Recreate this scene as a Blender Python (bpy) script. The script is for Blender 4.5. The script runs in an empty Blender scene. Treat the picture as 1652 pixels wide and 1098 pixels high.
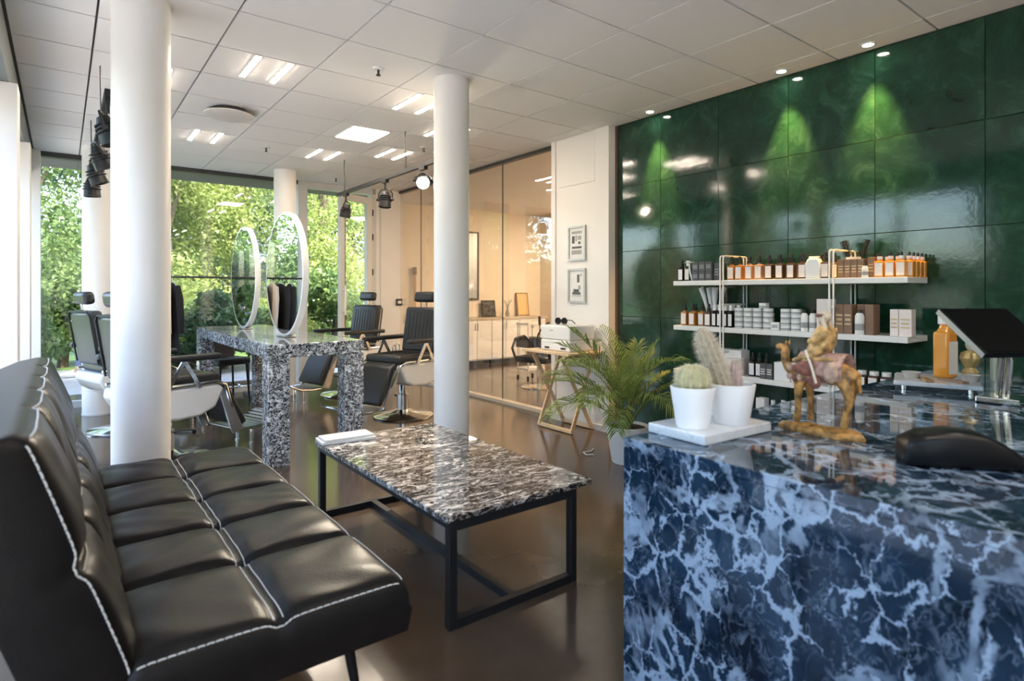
import bpy, math, random
import numpy as np
from mathutils import Vector, Matrix, Euler

random.seed(7)
PI = math.pi
scene = bpy.context.scene
COL = scene.collection

# ------------------------------------------------------------------ camera
cam_d = bpy.data.cameras.new('camera')
cam = bpy.data.objects.new('camera', cam_d)
COL.objects.link(cam)
cam.location = (0, 0, 1.25)
cam.rotation_euler = (PI/2, 0, -math.radians(37.387))
cam_d.sensor_width = 36
cam_d.lens = 950/1652*36
cam_d.shift_y = -77/1652
cam_d.clip_start = 0.02
cam_d.dof.use_dof = True
cam_d.dof.focus_distance = 4.2
cam_d.dof.aperture_fstop = 2.4
scene.camera = cam

# ------------------------------------------------------------------ colour management
scene.view_settings.view_transform = 'Standard'
scene.view_settings.look = 'None'
scene.view_settings.exposure = 1.68
scene.view_settings.gamma = 1
scene.view_settings.use_curve_mapping = False
try:
    scene.cycles.use_denoising = True
    scene.cycles.max_bounces = 7
    scene.cycles.diffuse_bounces = 4
    scene.cycles.glossy_bounces = 4
    scene.cycles.transparent_max_bounces = 12
    scene.cycles.caustics_reflective = False
    scene.cycles.caustics_refractive = False
    scene.cycles.sample_clamp_indirect = 6
    scene.cycles.adaptive_threshold = 0.02
except Exception:
    pass

# ------------------------------------------------------------------ sky and sun
world = bpy.data.worlds.new('sky')
scene.world = world
world.use_nodes = True
wn = world.node_tree.nodes
wl = world.node_tree.links
wn.clear()
w_out = wn.new('ShaderNodeOutputWorld')
w_bg = wn.new('ShaderNodeBackground')
w_sky = wn.new('ShaderNodeTexSky')
w_sky.sky_type = 'NISHITA'
w_sky.sun_disc = False
w_sky.sun_elevation = math.radians(48)
w_sky.sun_rotation = math.radians(150)
w_sky.air_density = 1.0
w_sky.dust_density = 2.5
w_sky.ozone_density = 1.0
w_bg.inputs[1].default_value = 0.68
wl.new(w_sky.outputs[0], w_bg.inputs[0])
wl.new(w_bg.outputs[0], w_out.inputs[0])

sun_d = bpy.data.lights.new('sun', 'SUN')
sun_d.energy = 4.4
sun_d.angle = math.radians(1.0)
sun_d.color = (1.0, 0.93, 0.80)
sun = bpy.data.objects.new('sun', sun_d)
COL.objects.link(sun)
sun.location = (6, -8, 14)
sun.rotation_euler = Vector((-0.45, 0.75, -0.85)).to_track_quat('-Z', 'Y').to_euler()

def portal(name, loc, rot, sx, sy):
    d = bpy.data.lights.new(name, 'AREA')
    d.shape = 'RECTANGLE'; d.size = sx; d.size_y = sy
    d.cycles.is_portal = True
    o = bpy.data.objects.new(name, d); COL.objects.link(o)
    o.location = loc; o.rotation_euler = rot
portal('window_portal', (-0.50, 2.85, 1.25), (0, -PI/2, 0), 2.5, 10.2)
portal('window_portal', (1.7, 8.16, 1.35), (-PI/2, 0, 0), 3.8, 2.7)

# ------------------------------------------------------------------ mesh helpers
class MB:
    def __init__(self):
        self.v = []; self.f = []
    def add(self, vs, fs, M=None):
        n = len(self.v)
        if M is not None:
            vs = [M @ Vector(p) for p in vs]
        self.v += [tuple(p) for p in vs]
        self.f += [tuple(i+n for i in f) for f in fs]
        return self
    def box(self, x0, x1, y0, y1, z0, z1, M=None):
        vs = [(x0,y0,z0),(x1,y0,z0),(x1,y1,z0),(x0,y1,z0),(x0,y0,z1),(x1,y0,z1),(x1,y1,z1),(x0,y1,z1)]
        fs = [(0,3,2,1),(4,5,6,7),(0,1,5,4),(1,2,6,5),(2,3,7,6),(3,0,4,7)]
        return self.add(vs, fs, M)
    def cbox(self, c, d, M=None):
        return self.box(c[0]-d[0]/2,c[0]+d[0]/2,c[1]-d[1]/2,c[1]+d[1]/2,c[2]-d[2]/2,c[2]+d[2]/2, M)
    def bar(self, p0, p1, w, t, up=(0,0,1)):
        p0 = Vector(p0); p1 = Vector(p1); d = (p1-p0); L = d.length; d.normalize()
        u = Vector(up)
        if abs(d.dot(u)) > 0.98: u = Vector((1,0,0))
        s = d.cross(u).normalized(); u = s.cross(d).normalized()
        vs = []
        for p in (p0, p1):
            for a, b in ((-1,-1),(1,-1),(1,1),(-1,1)):
                vs.append(p + s*(a*w/2) + u*(b*t/2))
        return self.add(vs, [(3,2,1,0),(4,5,6,7),(0,1,5,4),(1,2,6,5),(2,3,7,6),(3,0,4,7)])
    def cyl(self, p0, p1, r0, r1=None, n=16, caps=True):
        if r1 is None: r1 = r0
        p0 = Vector(p0); p1 = Vector(p1); d = (p1-p0).normalized()
        u = Vector((0,0,1)) if abs(d.z) < 0.95 else Vector((1,0,0))
        s = d.cross(u).normalized(); u = s.cross(d).normalized()
        vs = []
        for p, r in ((p0,r0),(p1,r1)):
            for k in range(n):
                a = 2*PI*k/n
                vs.append(p + s*(r*math.cos(a)) + u*(r*math.sin(a)))
        fs = [(k, k+n, (k+1)%n+n, (k+1)%n) for k in range(n)]
        if caps:
            fs.append(tuple(range(n))); fs.append(tuple(range(2*n-1, n-1, -1)))
        return self.add(vs, fs)
    def tube(self, pts, r, n=8, closed=False):
        pts = [Vector(p) for p in pts]; m = len(pts)
        rs = r if isinstance(r, (list, tuple)) else [r]*m
        vs = []; prev = None
        for i, p in enumerate(pts):
            if closed: d = pts[(i+1)%m]-pts[i-1]
            else: d = pts[min(i+1,m-1)]-pts[max(i-1,0)]
            d.normalize()
            if prev is None:
                u = Vector((0,0,1)) if abs(d.z) < 0.9 else Vector((1,0,0))
                s = d.cross(u).normalized()
            else:
                s = (prev - d*prev.dot(d)).normalized()
            prev = s; u = s.cross(d)
            for k in range(n):
                a = 2*PI*k/n
                vs.append(p + s*(rs[i]*math.cos(a)) + u*(rs[i]*math.sin(a)))
        fs = []
        for i in range(m if closed else m-1):
            j = (i+1) % m
            for k in range(n):
                fs.append((i*n+k, j*n+k, j*n+(k+1)%n, i*n+(k+1)%n))
        if not closed:
            fs.append(tuple(range(n-1,-1,-1))); fs.append(tuple((m-1)*n+k for k in range(n)))
        return self.add(vs, fs)
    def lathe(self, prof, n=24, c=(0,0,0), M=None, closed=False):
        vs = []; fs = []; m = len(prof)
        for r, z in prof:
            for k in range(n):
                a = 2*PI*k/n
                vs.append((c[0]+max(r,1e-5)*math.cos(a), c[1]+max(r,1e-5)*math.sin(a), c[2]+z))
        for i in range(m-1 if not closed else m):
            j = (i+1) % m
            for k in range(n):
                fs.append((i*n+k, i*n+(k+1)%n, j*n+(k+1)%n, j*n+k))
        if not closed:
            fs.append(tuple(range(n-1,-1,-1))); fs.append(tuple((m-1)*n+k for k in range(n)))
        return self.add(vs, fs, M)
    def prism(self, prof, y0, y1, M=None):          # profile in x,z extruded along y
        n = len(prof)
        vs = [(p[0],y0,p[1]) for p in prof]+[(p[0],y1,p[1]) for p in prof]
        fs = [tuple(range(n)), tuple(range(2*n-1,n-1,-1))]+[(k,k+n,(k+1)%n+n,(k+1)%n) for k in range(n)]
        return self.add(vs, fs, M)
    def ball(self, c, rx, ry=None, rz=None, n=14, m=9, M=None):
        ry = ry or rx; rz = rz or rx
        vs = [(c[0],c[1],c[2]-rz)]; fs = []
        for i in range(1, m):
            t = -PI/2+PI*i/m
            for k in range(n):
                a = 2*PI*k/n
                vs.append((c[0]+rx*math.cos(t)*math.cos(a), c[1]+ry*math.cos(t)*math.sin(a), c[2]+rz*math.sin(t)))
        vs.append((c[0],c[1],c[2]+rz)); last = len(vs)-1
        for k in range(n):
            fs.append((0, 1+(k+1)%n, 1+k))
            fs.append((last, 1+(m-2)*n+k, 1+(m-2)*n+(k+1)%n))
        for i in range(m-2):
            for k in range(n):
                fs.append((1+i*n+k, 1+i*n+(k+1)%n, 1+(i+1)*n+(k+1)%n, 1+(i+1)*n+k))
        return self.add(vs, fs, M)
    def build(self, name, mat, parent=None, bev=0, seg=2, smooth=True, ang=35, loc=None):
        me = bpy.data.meshes.new(name)
        me.from_pydata(self.v, [], self.f)
        me.update()
        if smooth:
            me.polygons.foreach_set('use_smooth', [True]*len(me.polygons))
            me.set_sharp_from_angle(angle=math.radians(ang))
        o = bpy.data.objects.new(name, me); COL.objects.link(o)
        me.materials.append(mat)
        if parent is not None: o.parent = parent
        if loc is not None: o.location = loc
        if bev:
            b = o.modifiers.new('bevel', 'BEVEL'); b.width = bev; b.segments = seg; b.limit_method = 'ANGLE'; b.angle_limit = math.radians(40)
            b.harden_normals = False
        return o

def tag(o, label, cat, group=None, kind=None):
    o['label'] = label; o['category'] = cat
    if group: o['group'] = group
    if kind: o['kind'] = kind
    return o
def thing(name, label, cat, loc=(0,0,0), rz=0, group=None):
    o = bpy.data.objects.new(name, None); COL.objects.link(o)
    o.empty_display_size = 0.05
    o.location = loc; o.rotation_euler = (0,0,rz)
    return tag(o, label, cat, group)
def struct(o):
    o['kind'] = 'structure'; return o
def copy_tree(o, parent=None):
    c = o.copy(); COL.objects.link(c); c.parent = parent
    for ch in list(o.children): copy_tree(ch, c)
    return c
def child_copy(o, loc, parent, rot=None):
    c = o.copy(); COL.objects.link(c); c.parent = parent; c.location = loc
    if rot is not None: c.rotation_euler = rot
    return c
def skin(name, verts, edges, radii, mat, parent=None, sub=2):
    me = bpy.data.meshes.new(name); me.from_pydata(verts, edges, []); me.update()
    o = bpy.data.objects.new(name, me); COL.objects.link(o)
    me.materials.append(mat)
    s = o.modifiers.new('skin', 'SKIN'); s.use_smooth_shade = True
    if not me.skin_vertices:
        pass
    for i, r in enumerate(radii):
        d = me.skin_vertices[0].data[i]
        d.radius = (r, r) if not isinstance(r, tuple) else r
        d.use_root = (i == 0)
    if sub:
        m = o.modifiers.new('subd', 'SUBSURF'); m.levels = sub; m.render_levels = sub
    if parent is not None: o.parent = parent
    return o
ORD = ['first','second','third','fourth','fifth','sixth','seventh','eighth','ninth','tenth','eleventh','twelfth']

# ------------------------------------------------------------------ materials
MATS = {}
def nodes_of(name):
    m = bpy.data.materials.new(name); m.use_nodes = True
    nt = m.node_tree
    return m, nt, nt.nodes['Principled BSDF']
def mat(name, col, rough=0.5, metal=0.0, noise=0.0, nscale=8.0, bump=0.0, bscale=60.0, spec=0.5, coat=0.0, emit=0.0, trans=0.0, ior=1.45, stretch=None):
    if name in MATS: return MATS[name]
    m, nt, b = nodes_of(name)
    b.inputs['Base Color'].default_value = (*col, 1)
    b.inputs['Roughness'].default_value = rough
    b.inputs['Metallic'].default_value = metal
    b.inputs['Specular IOR Level'].default_value = spec
    b.inputs['Coat Weight'].default_value = coat
    b.inputs['Coat Roughness'].default_value = 0.08
    b.inputs['IOR'].default_value = ior
    b.inputs['Transmission Weight'].default_value = trans
    if emit:
        b.inputs['Emission Color'].default_value = (*col, 1)
        b.inputs['Emission Strength'].default_value = emit
    N = nt.nodes; L = nt.links
    if noise or bump:
        tc = N.new('ShaderNodeTexCoord'); mp = N.new('ShaderNodeMapping')
        if stretch: mp.inputs['Scale'].default_value = stretch
        L.new(tc.outputs['Object'], mp.inputs[0])
    if noise:
        t = N.new('ShaderNodeTexNoise'); t.inputs['Scale'].default_value = nscale; t.inputs['Detail'].default_value = 5
        L.new(mp.outputs[0], t.inputs['Vector'])
        r = N.new('ShaderNodeValToRGB')
        lo = tuple(max(0, c*(1-noise)) for c in col); hi = tuple(min(1, c*(1+noise)) for c in col)
        r.color_ramp.elements[0].position = 0.3; r.color_ramp.elements[0].color = (*lo, 1)
        r.color_ramp.elements[1].position = 0.7; r.color_ramp.elements[1].color = (*hi, 1)
        L.new(t.outputs['Fac'], r.inputs[0]); L.new(r.outputs[0], b.inputs['Base Color'])
    if bump:
        t2 = N.new('ShaderNodeTexNoise'); t2.inputs['Scale'].default_value = bscale; t2.inputs['Detail'].default_value = 4
        L.new(mp.outputs[0], t2.inputs['Vector'])
        bp = N.new('ShaderNodeBump'); bp.inputs['Strength'].default_value = bump; bp.inputs['Distance'].default_value = 0.01
        L.new(t2.outputs['Fac'], bp.inputs['Height']); L.new(bp.outputs[0], b.inputs['Normal'])
    MATS[name] = m
    return m
def marble(name, dark, mid, light, scale, width=0.05, warp=0.35, rough=0.06, stretch=(1,1,1), spots=0.5, rot=(0.4,0.3,0.5)):
    m, nt, b = nodes_of(name); N = nt.nodes; L = nt.links
    tc = N.new('ShaderNodeTexCoord'); mp = N.new('ShaderNodeMapping')
    mp.inputs['Scale'].default_value = stretch; mp.inputs['Rotation'].default_value = rot
    L.new(tc.outputs['Object'], mp.inputs[0])
    nz = N.new('ShaderNodeTexNoise'); nz.inputs['Scale'].default_value = scale*0.8; nz.inputs['Detail'].default_value = 6; nz.inputs['Roughness'].default_value = 0.65
    L.new(mp.outputs[0], nz.inputs['Vector'])
    sub = N.new('ShaderNodeVectorMath'); sub.operation = 'SUBTRACT'; sub.inputs[1].default_value = (0.5,0.5,0.5)
    L.new(nz.outputs['Color'], sub.inputs[0])
    sc = N.new('ShaderNodeVectorMath'); sc.operation = 'SCALE'; sc.inputs['Scale'].default_value = warp*4/scale
    L.new(sub.outputs[0], sc.inputs[0])
    ad = N.new('ShaderNodeVectorMath'); L.new(mp.outputs[0], ad.inputs[0]); L.new(sc.outputs[0], ad.inputs[1])
    def vein(s, w):
        v = N.new('ShaderNodeTexVoronoi'); v.feature = 'DISTANCE_TO_EDGE'; v.inputs['Scale'].default_value = s
        L.new(ad.outputs[0], v.inputs['Vector'])
        n2 = N.new('ShaderNodeTexNoise'); n2.inputs['Scale'].default_value = s*0.9; n2.inputs['Detail'].default_value = 3
        L.new(mp.outputs[0], n2.inputs['Vector'])
        mr = N.new('ShaderNodeMapRange'); mr.inputs['From Min'].default_value = 0.38; mr.inputs['From Max'].default_value = 0.68
        mr.inputs['To Min'].default_value = w*0.05; mr.inputs['To Max'].default_value = w*1.9
        L.new(n2.outputs['Fac'], mr.inputs['Value'])
        dv = N.new('ShaderNodeMath'); dv.operation = 'DIVIDE'; L.new(v.outputs['Distance'], dv.inputs[0]); L.new(mr.outputs[0], dv.inputs[1])
        iv = N.new('ShaderNodeMath'); iv.operation = 'SUBTRACT'; iv.use_clamp = True; iv.inputs[0].default_value = 1.15
        L.new(dv.outputs[0], iv.inputs[1])
        return iv.outputs[0]
    a = vein(scale, width); c = vein(scale*2.6, width*1.1)
    h = N.new('ShaderNodeMath'); h.operation = 'MULTIPLY'; h.inputs[1].default_value = spots; L.new(c, h.inputs[0])
    mx = N.new('ShaderNodeMath'); mx.operation = 'MAXIMUM'; L.new(a, mx.inputs[0]); L.new(h.outputs[0], mx.inputs[1])
    cl = N.new('ShaderNodeTexNoise'); cl.inputs['Scale'].default_value = scale*1.4; cl.inputs['Detail'].default_value = 5
    L.new(ad.outputs[0], cl.inputs['Vector'])
    r1 = N.new('ShaderNodeValToRGB')
    r1.color_ramp.elements[0].position = 0.38; r1.color_ramp.elements[0].color = (*dark, 1)
    r1.color_ramp.elements[1].position = 0.72; r1.color_ramp.elements[1].color = (*mid, 1)
    L.new(cl.outputs['Fac'], r1.inputs[0])
    mix = N.new('ShaderNodeMix'); mix.data_type = 'RGBA'
    L.new(mx.outputs[0], mix.inputs['Factor']); L.new(r1.outputs[0], mix.inputs[6]); mix.inputs[7].default_value = (*light, 1)
    L.new(mix.outputs[2], b.inputs['Base Color'])
    b.inputs['Roughness'].default_value = rough
    b.inputs['Specular IOR Level'].default_value = 0.5
    MATS[name] = m
    return m
def wisp_marble(name, dark, mid, light, scale, rough=0.04, stretch=(1,1,1), rot=(0.3,0.2,0.4), wm=1.0, k2=0.8, k3=0.45, hard=0.15, dist=1.3, crackle=False):
    """dark stone with wispy, flaky veins: ridged noise at two scales"""
    m, nt, b = nodes_of(name); N = nt.nodes; L = nt.links
    tc = N.new('ShaderNodeTexCoord'); mp = N.new('ShaderNodeMapping')
    mp.inputs['Scale'].default_value = stretch; mp.inputs['Rotation'].default_value = rot
    L.new(tc.outputs['Object'], mp.inputs[0])
    def ridge(s, det, dist, w, seed):
        n = N.new('ShaderNodeTexNoise'); n.inputs['Scale'].default_value = s; n.inputs['Detail'].default_value = det; n.inputs['Distortion'].default_value = dist; n.inputs['Roughness'].default_value = 0.55
        of = N.new('ShaderNodeVectorMath'); of.inputs[1].default_value = (seed, seed*1.7, seed*0.6); L.new(mp.outputs[0], of.inputs[0]); L.new(of.outputs[0], n.inputs['Vector'])
        d = N.new('ShaderNodeMath'); d.operation = 'SUBTRACT'; d.inputs[1].default_value = 0.5; L.new(n.outputs['Fac'], d.inputs[0])
        ab = N.new('ShaderNodeMath'); ab.operation = 'ABSOLUTE'; L.new(d.outputs[0], ab.inputs[0])
        mr = N.new('ShaderNodeMapRange'); mr.interpolation_type = 'SMOOTHSTEP'; mr.inputs['From Min'].default_value = w; mr.inputs['From Max'].default_value = w*hard; mr.inputs['To Min'].default_value = 0; mr.inputs['To Max'].default_value = 1
        L.new(ab.outputs[0], mr.inputs['Value'])
        k = N.new('ShaderNodeTexNoise'); k.inputs['Scale'].default_value = s*1.3; k.inputs['Detail'].default_value = 4; L.new(of.outputs[0], k.inputs['Vector'])
        km = N.new('ShaderNodeMapRange'); km.inputs['From Min'].default_value = 0.40; km.inputs['From Max'].default_value = 0.62; L.new(k.outputs['Fac'], km.inputs['Value'])
        mu = N.new('ShaderNodeMath'); mu.operation = 'MULTIPLY'; L.new(mr.outputs[0], mu.inputs[0]); L.new(km.outputs[0], mu.inputs[1])
        return mu.outputs[0]
    v1 = ridge(scale, 7, dist, 0.042*wm, 0.0); v2 = ridge(scale*2.3, 5, dist*1.2, 0.050*wm, 3.3)
    if crackle:
        nz = N.new('ShaderNodeTexNoise'); nz.inputs['Scale'].default_value = scale*2.0; nz.inputs['Detail'].default_value = 6; nz.inputs['Roughness'].default_value = 0.7; L.new(mp.outputs[0], nz.inputs['Vector'])
        sb = N.new('ShaderNodeVectorMath'); sb.operation = 'SCALE'; sb.inputs['Scale'].default_value = 0.5/scale; L.new(nz.outputs['Color'], sb.inputs[0])
        aa = N.new('ShaderNodeVectorMath'); L.new(mp.outputs[0], aa.inputs[0]); L.new(sb.outputs[0], aa.inputs[1])
        vo = N.new('ShaderNodeTexVoronoi'); vo.feature = 'DISTANCE_TO_EDGE'; vo.inputs['Scale'].default_value = scale*2.7; L.new(aa.outputs[0], vo.inputs['Vector'])
        kk = N.new('ShaderNodeTexNoise'); kk.inputs['Scale'].default_value = scale*1.6; kk.inputs['Detail'].default_value = 5; L.new(mp.outputs[0], kk.inputs['Vector'])
        kw = N.new('ShaderNodeMapRange'); kw.inputs['From Min'].default_value = 0.45; kw.inputs['From Max'].default_value = 0.66; kw.inputs['To Min'].default_value = 0.003; kw.inputs['To Max'].default_value = 0.15; L.new(kk.outputs['Fac'], kw.inputs['Value'])
        dv = N.new('ShaderNodeMath'); dv.operation = 'DIVIDE'; L.new(vo.outputs['Distance'], dv.inputs[0]); L.new(kw.outputs[0], dv.inputs[1])
        iv = N.new('ShaderNodeMapRange'); iv.inputs['From Min'].default_value = 1.0; iv.inputs['From Max'].default_value = 0.45; L.new(dv.outputs[0], iv.inputs['Value'])
        v2 = iv.outputs[0]
    v3 = ridge(scale*5.0, 3, 1.0, 0.055*wm, 7.1)
    m2 = N.new('ShaderNodeMath'); m2.operation = 'MULTIPLY'; m2.inputs[1].default_value = k2; L.new(v2, m2.inputs[0])
    m3 = N.new('ShaderNodeMath'); m3.operation = 'MULTIPLY'; m3.inputs[1].default_value = k3; L.new(v3, m3.inputs[0])
    x1 = N.new('ShaderNodeMath'); x1.operation = 'MAXIMUM'; L.new(v1, x1.inputs[0]); L.new(m2.outputs[0], x1.inputs[1])
    x2 = N.new('ShaderNodeMath'); x2.operation = 'MAXIMUM'; L.new(x1.outputs[0], x2.inputs[0]); L.new(m3.outputs[0], x2.inputs[1])
    cl = N.new('ShaderNodeTexNoise'); cl.inputs['Scale'].default_value = scale*1.7; cl.inputs['Detail'].default_value = 6; L.new(mp.outputs[0], cl.inputs['Vector'])
    r1 = N.new('ShaderNodeValToRGB')
    r1.color_ramp.elements[0].position = 0.36; r1.color_ramp.elements[0].color = (*dark, 1)
    r1.color_ramp.elements[1].position = 0.72; r1.color_ramp.elements[1].color = (*mid, 1)
    L.new(cl.outputs['Fac'], r1.inputs[0])
    mix = N.new('ShaderNodeMix'); mix.data_type = 'RGBA'
    L.new(x2.outputs[0], mix.inputs['Factor']); L.new(r1.outputs[0], mix.inputs[6]); mix.inputs[7].default_value = (*light, 1)
    L.new(mix.outputs[2], b.inputs['Base Color'])
    b.inputs['Roughness'].default_value = rough
    MATS[name] = m
    return m
def glass(name, tint=(0.97,0.98,0.98), ior=1.5, boost=1.0):
    m = bpy.data.materials.new(name); m.use_nodes = True; nt = m.node_tree; N = nt.nodes; L = nt.links; N.clear()
    out = N.new('ShaderNodeOutputMaterial'); mix = N.new('ShaderNodeMixShader')
    t = N.new('ShaderNodeBsdfTransparent'); t.inputs[0].default_value = (*tint, 1)
    g = N.new('ShaderNodeBsdfGlossy'); g.inputs['Roughness'].default_value = 0.0; g.inputs[0].default_value = (0.95,0.97,1,1)
    lw = N.new('ShaderNodeLayerWeight'); lw.inputs['Blend'].default_value = 0.5
    pw = N.new('ShaderNodeMath'); pw.operation = 'POWER'; pw.inputs[1].default_value = 4.0; L.new(lw.outputs['Facing'], pw.inputs[0])
    mu = N.new('ShaderNodeMath'); mu.operation = 'MULTIPLY_ADD'; mu.use_clamp = True; mu.inputs[1].default_value = 0.6*boost; mu.inputs[2].default_value = 0.035*boost
    L.new(pw.outputs[0], mu.inputs[0]); L.new(mu.outputs[0], mix.inputs[0])
    L.new(t.outputs[0], mix.inputs[1]); L.new(g.outputs[0], mix.inputs[2]); L.new(mix.outputs[0], out.inputs[0])
    MATS[name] = m
    return m
def leafmat(name, c0, c1, tr=0.45, scale=1.6):
    m = bpy.data.materials.new(name); m.use_nodes = True; nt = m.node_tree; N = nt.nodes; L = nt.links; N.clear()
    out = N.new('ShaderNodeOutputMaterial'); mix = N.new('ShaderNodeMixShader'); mix.inputs[0].default_value = tr
    d = N.new('ShaderNodeBsdfPrincipled'); d.inputs['Roughness'].default_value = 0.45; d.inputs['Specular IOR Level'].default_value = 0.4
    t = N.new('ShaderNodeBsdfTranslucent')
    tc = N.new('ShaderNodeTexCoord'); nz = N.new('ShaderNodeTexNoise'); nz.inputs['Scale'].default_value = scale; nz.inputs['Detail'].default_value = 6
    L.new(tc.outputs['Object'], nz.inputs['Vector'])
    r = N.new('ShaderNodeValToRGB'); r.color_ramp.elements[0].position = 0.35; r.color_ramp.elements[1].position = 0.68
    r.color_ramp.elements[0].color = (*c0, 1); r.color_ramp.elements[1].color = (*c1, 1)
    L.new(nz.outputs['Fac'], r.inputs[0]); L.new(r.outputs[0], d.inputs['Base Color']); L.new(r.outputs[0], t.inputs[0])
    L.new(d.outputs[0], mix.inputs[1]); L.new(t.outputs[0], mix.inputs[2]); L.new(mix.outputs[0], out.inputs[0])
    MATS[name] = m
    return m

def concrete_floor():
    m, nt, b = nodes_of('polished_concrete'); N = nt.nodes; L = nt.links
    tc = N.new('ShaderNodeTexCoord')
    n1 = N.new('ShaderNodeTexNoise'); n1.inputs['Scale'].default_value = 1.3; n1.inputs['Detail'].default_value = 8; n1.inputs['Roughness'].default_value = 0.6
    L.new(tc.outputs['Object'], n1.inputs['Vector'])
    r = N.new('ShaderNodeValToRGB'); r.color_ramp.elements[0].position = 0.3; r.color_ramp.elements[1].position = 0.75
    r.color_ramp.elements[0].color = (0.055,0.036,0.024,1); r.color_ramp.elements[1].color = (0.105,0.073,0.050,1)
    L.new(n1.outputs['Fac'], r.inputs[0]); L.new(r.outputs[0], b.inputs['Base Color'])
    r2 = N.new('ShaderNodeMapRange'); r2.inputs['To Min'].default_value = 0.10; r2.inputs['To Max'].default_value = 0.20
    L.new(n1.outputs['Fac'], r2.inputs['Value']); L.new(r2.outputs[0], b.inputs['Roughness'])
    b.inputs['Specular IOR Level'].default_value = 0.6
    return m
def green_stone():
    m, nt, b = nodes_of('green_stone'); N = nt.nodes; L = nt.links
    geo = N.new('ShaderNodeNewGeometry'); oi = N.new('ShaderNodeObjectInfo')
    ofs = N.new('ShaderNodeVectorMath'); ofs.operation = 'SCALE'; ofs.inputs[0].default_value = (3.1, 7.7, 5.3)
    L.new(oi.outputs['Random'], ofs.inputs['Scale'])
    tc = N.new('ShaderNodeVectorMath'); L.new(geo.outputs['Position'], tc.inputs[0]); L.new(ofs.outputs[0], tc.inputs[1])
    n0 = N.new('ShaderNodeTexNoise'); n0.inputs['Scale'].default_value = 4.2; n0.inputs['Detail'].default_value = 9; n0.inputs['Roughness'].default_value = 0.76; n0.inputs['Distortion'].default_value = 1.2
    L.new(tc.outputs[0], n0.inputs['Vector'])
    r = N.new('ShaderNodeValToRGB')
    e = r.color_ramp.elements
    e[0].position = 0.30; e[0].color = (0.0040,0.019,0.0115,1)
    e[1].position = 0.80; e[1].color = (0.075,0.135,0.085,1)
    k = e.new(0.52); k.color = (0.0105,0.045,0.027,1)
    k = e.new(0.64); k.color = (0.025,0.078,0.047,1)
    L.new(n0.outputs['Fac'], r.inputs[0]); L.new(r.outputs[0], b.inputs['Base Color'])
    b.inputs['Roughness'].default_value = 0.085
    b.inputs['Specular IOR Level'].default_value = 0.5
    n2 = N.new('ShaderNodeTexNoise'); n2.inputs['Scale'].default_value = 26; n2.inputs['Detail'].default_value = 5
    L.new(geo.outputs['Position'], n2.inputs['Vector'])
    bp = N.new('ShaderNodeBump'); bp.inputs['Strength'].default_value = 0.07; bp.inputs['Distance'].default_value = 0.004
    L.new(n2.outputs['Fac'], bp.inputs['Height']); L.new(bp.outputs[0], b.inputs['Normal'])
    return m

M_floor = concrete_floor()
M_green = green_stone()
M_ceil = mat('ceiling_tile', (0.80,0.765,0.735), 0.9, bump=0.15, bscale=220)
M_slab = mat('ceiling_gap', (0.17,0.16,0.15), 0.9)
M_white = mat('white_paint', (0.81,0.77,0.72), 0.55, noise=0.02, nscale=3)
M_whitecol = mat('column_paint', (0.83,0.80,0.76), 0.45, noise=0.025, nscale=4, bump=0.05, bscale=18)
M_cream = mat('cream_paint', (0.80,0.71,0.58), 0.7)
M_creamt = mat('gloss_panel', (0.78,0.70,0.58), 0.25)
M_greybeam = mat('grey_beam', (0.17,0.19,0.19), 0.6)
M_alu = mat('alu_frame', (0.62,0.62,0.60), 0.4, noise=0.03)
M_darkframe = mat('dark_frame', (0.045,0.045,0.045), 0.4)
M_black = mat('black_steel', (0.010,0.010,0.011), 0.42, spec=0.4)
M_blackpl = mat('black_plastic', (0.006,0.006,0.007), 0.30, spec=0.3)
M_leather = mat('black_leather', (0.010,0.0085,0.0075), 0.33, noise=0.15, nscale=12, bump=0.12, bscale=160, spec=0.16)
M_leather2 = mat('chair_leather', (0.022,0.023,0.024), 0.36, bump=0.1, bscale=150)
M_thread = mat('white_thread', (0.62,0.60,0.55), 0.7)
M_chrome = mat('chrome', (0.78,0.78,0.78), 0.12, metal=1.0)
M_brushed = mat('brushed_metal', (0.55,0.55,0.54), 0.3, metal=1.0)
M_mirror = mat('mirror', (0.86,0.88,0.88), 0.0, metal=1.0)
M_whitegl = mat('white_gloss', (0.80,0.79,0.76), 0.22, noise=0.01)
M_whitepot = mat('white_ceramic', (0.82,0.83,0.84), 0.4, noise=0.015)
M_wood = mat('pale_wood', (0.72,0.53,0.33), 0.5, noise=0.14, nscale=6, stretch=(1,1,8))
M_glass = glass('window_glass')
M_glass2 = glass('partition_glass', (0.93,0.90,0.86), 1.5, 1.35)
M_emitw = mat('lamp_white', (1.0,0.86,0.70), 0.5, emit=36)
M_emitw2 = mat('lamp_panel', (1.0,0.86,0.70), 0.5, emit=11)
M_soil = mat('soil', (0.06,0.042,0.03), 0.95, noise=0.4, nscale=60, bump=0.5, bscale=80)
M_counter = wisp_marble('counter_marble', (0.003,0.010,0.022), (0.018,0.046,0.086), (0.29,0.38,0.50), 4.4, 0.04, (1,1,0.8), wm=0.75, k2=0.9, k3=0.22, hard=0.3, dist=0.45, crackle=True)  # blue of the skylight is mixed into the black stone and its veins
M_ctable = wisp_marble('coffee_marble', (0.006,0.0045,0.004), (0.036,0.027,0.021), (0.85,0.78,0.70), 12.0, 0.04, (0.45,1.0,1.0), (0,0,0.35), wm=0.8, k2=0.85, k3=0.5, hard=0.4, dist=0.8)
M_htable = wisp_marble('station_marble', (0.004,0.006,0.009), (0.022,0.028,0.036), (0.90,0.92,0.94), 15.0, 0.07, wm=0.8, k2=1.0, k3=0.9, hard=0.5, dist=0.6)
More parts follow.
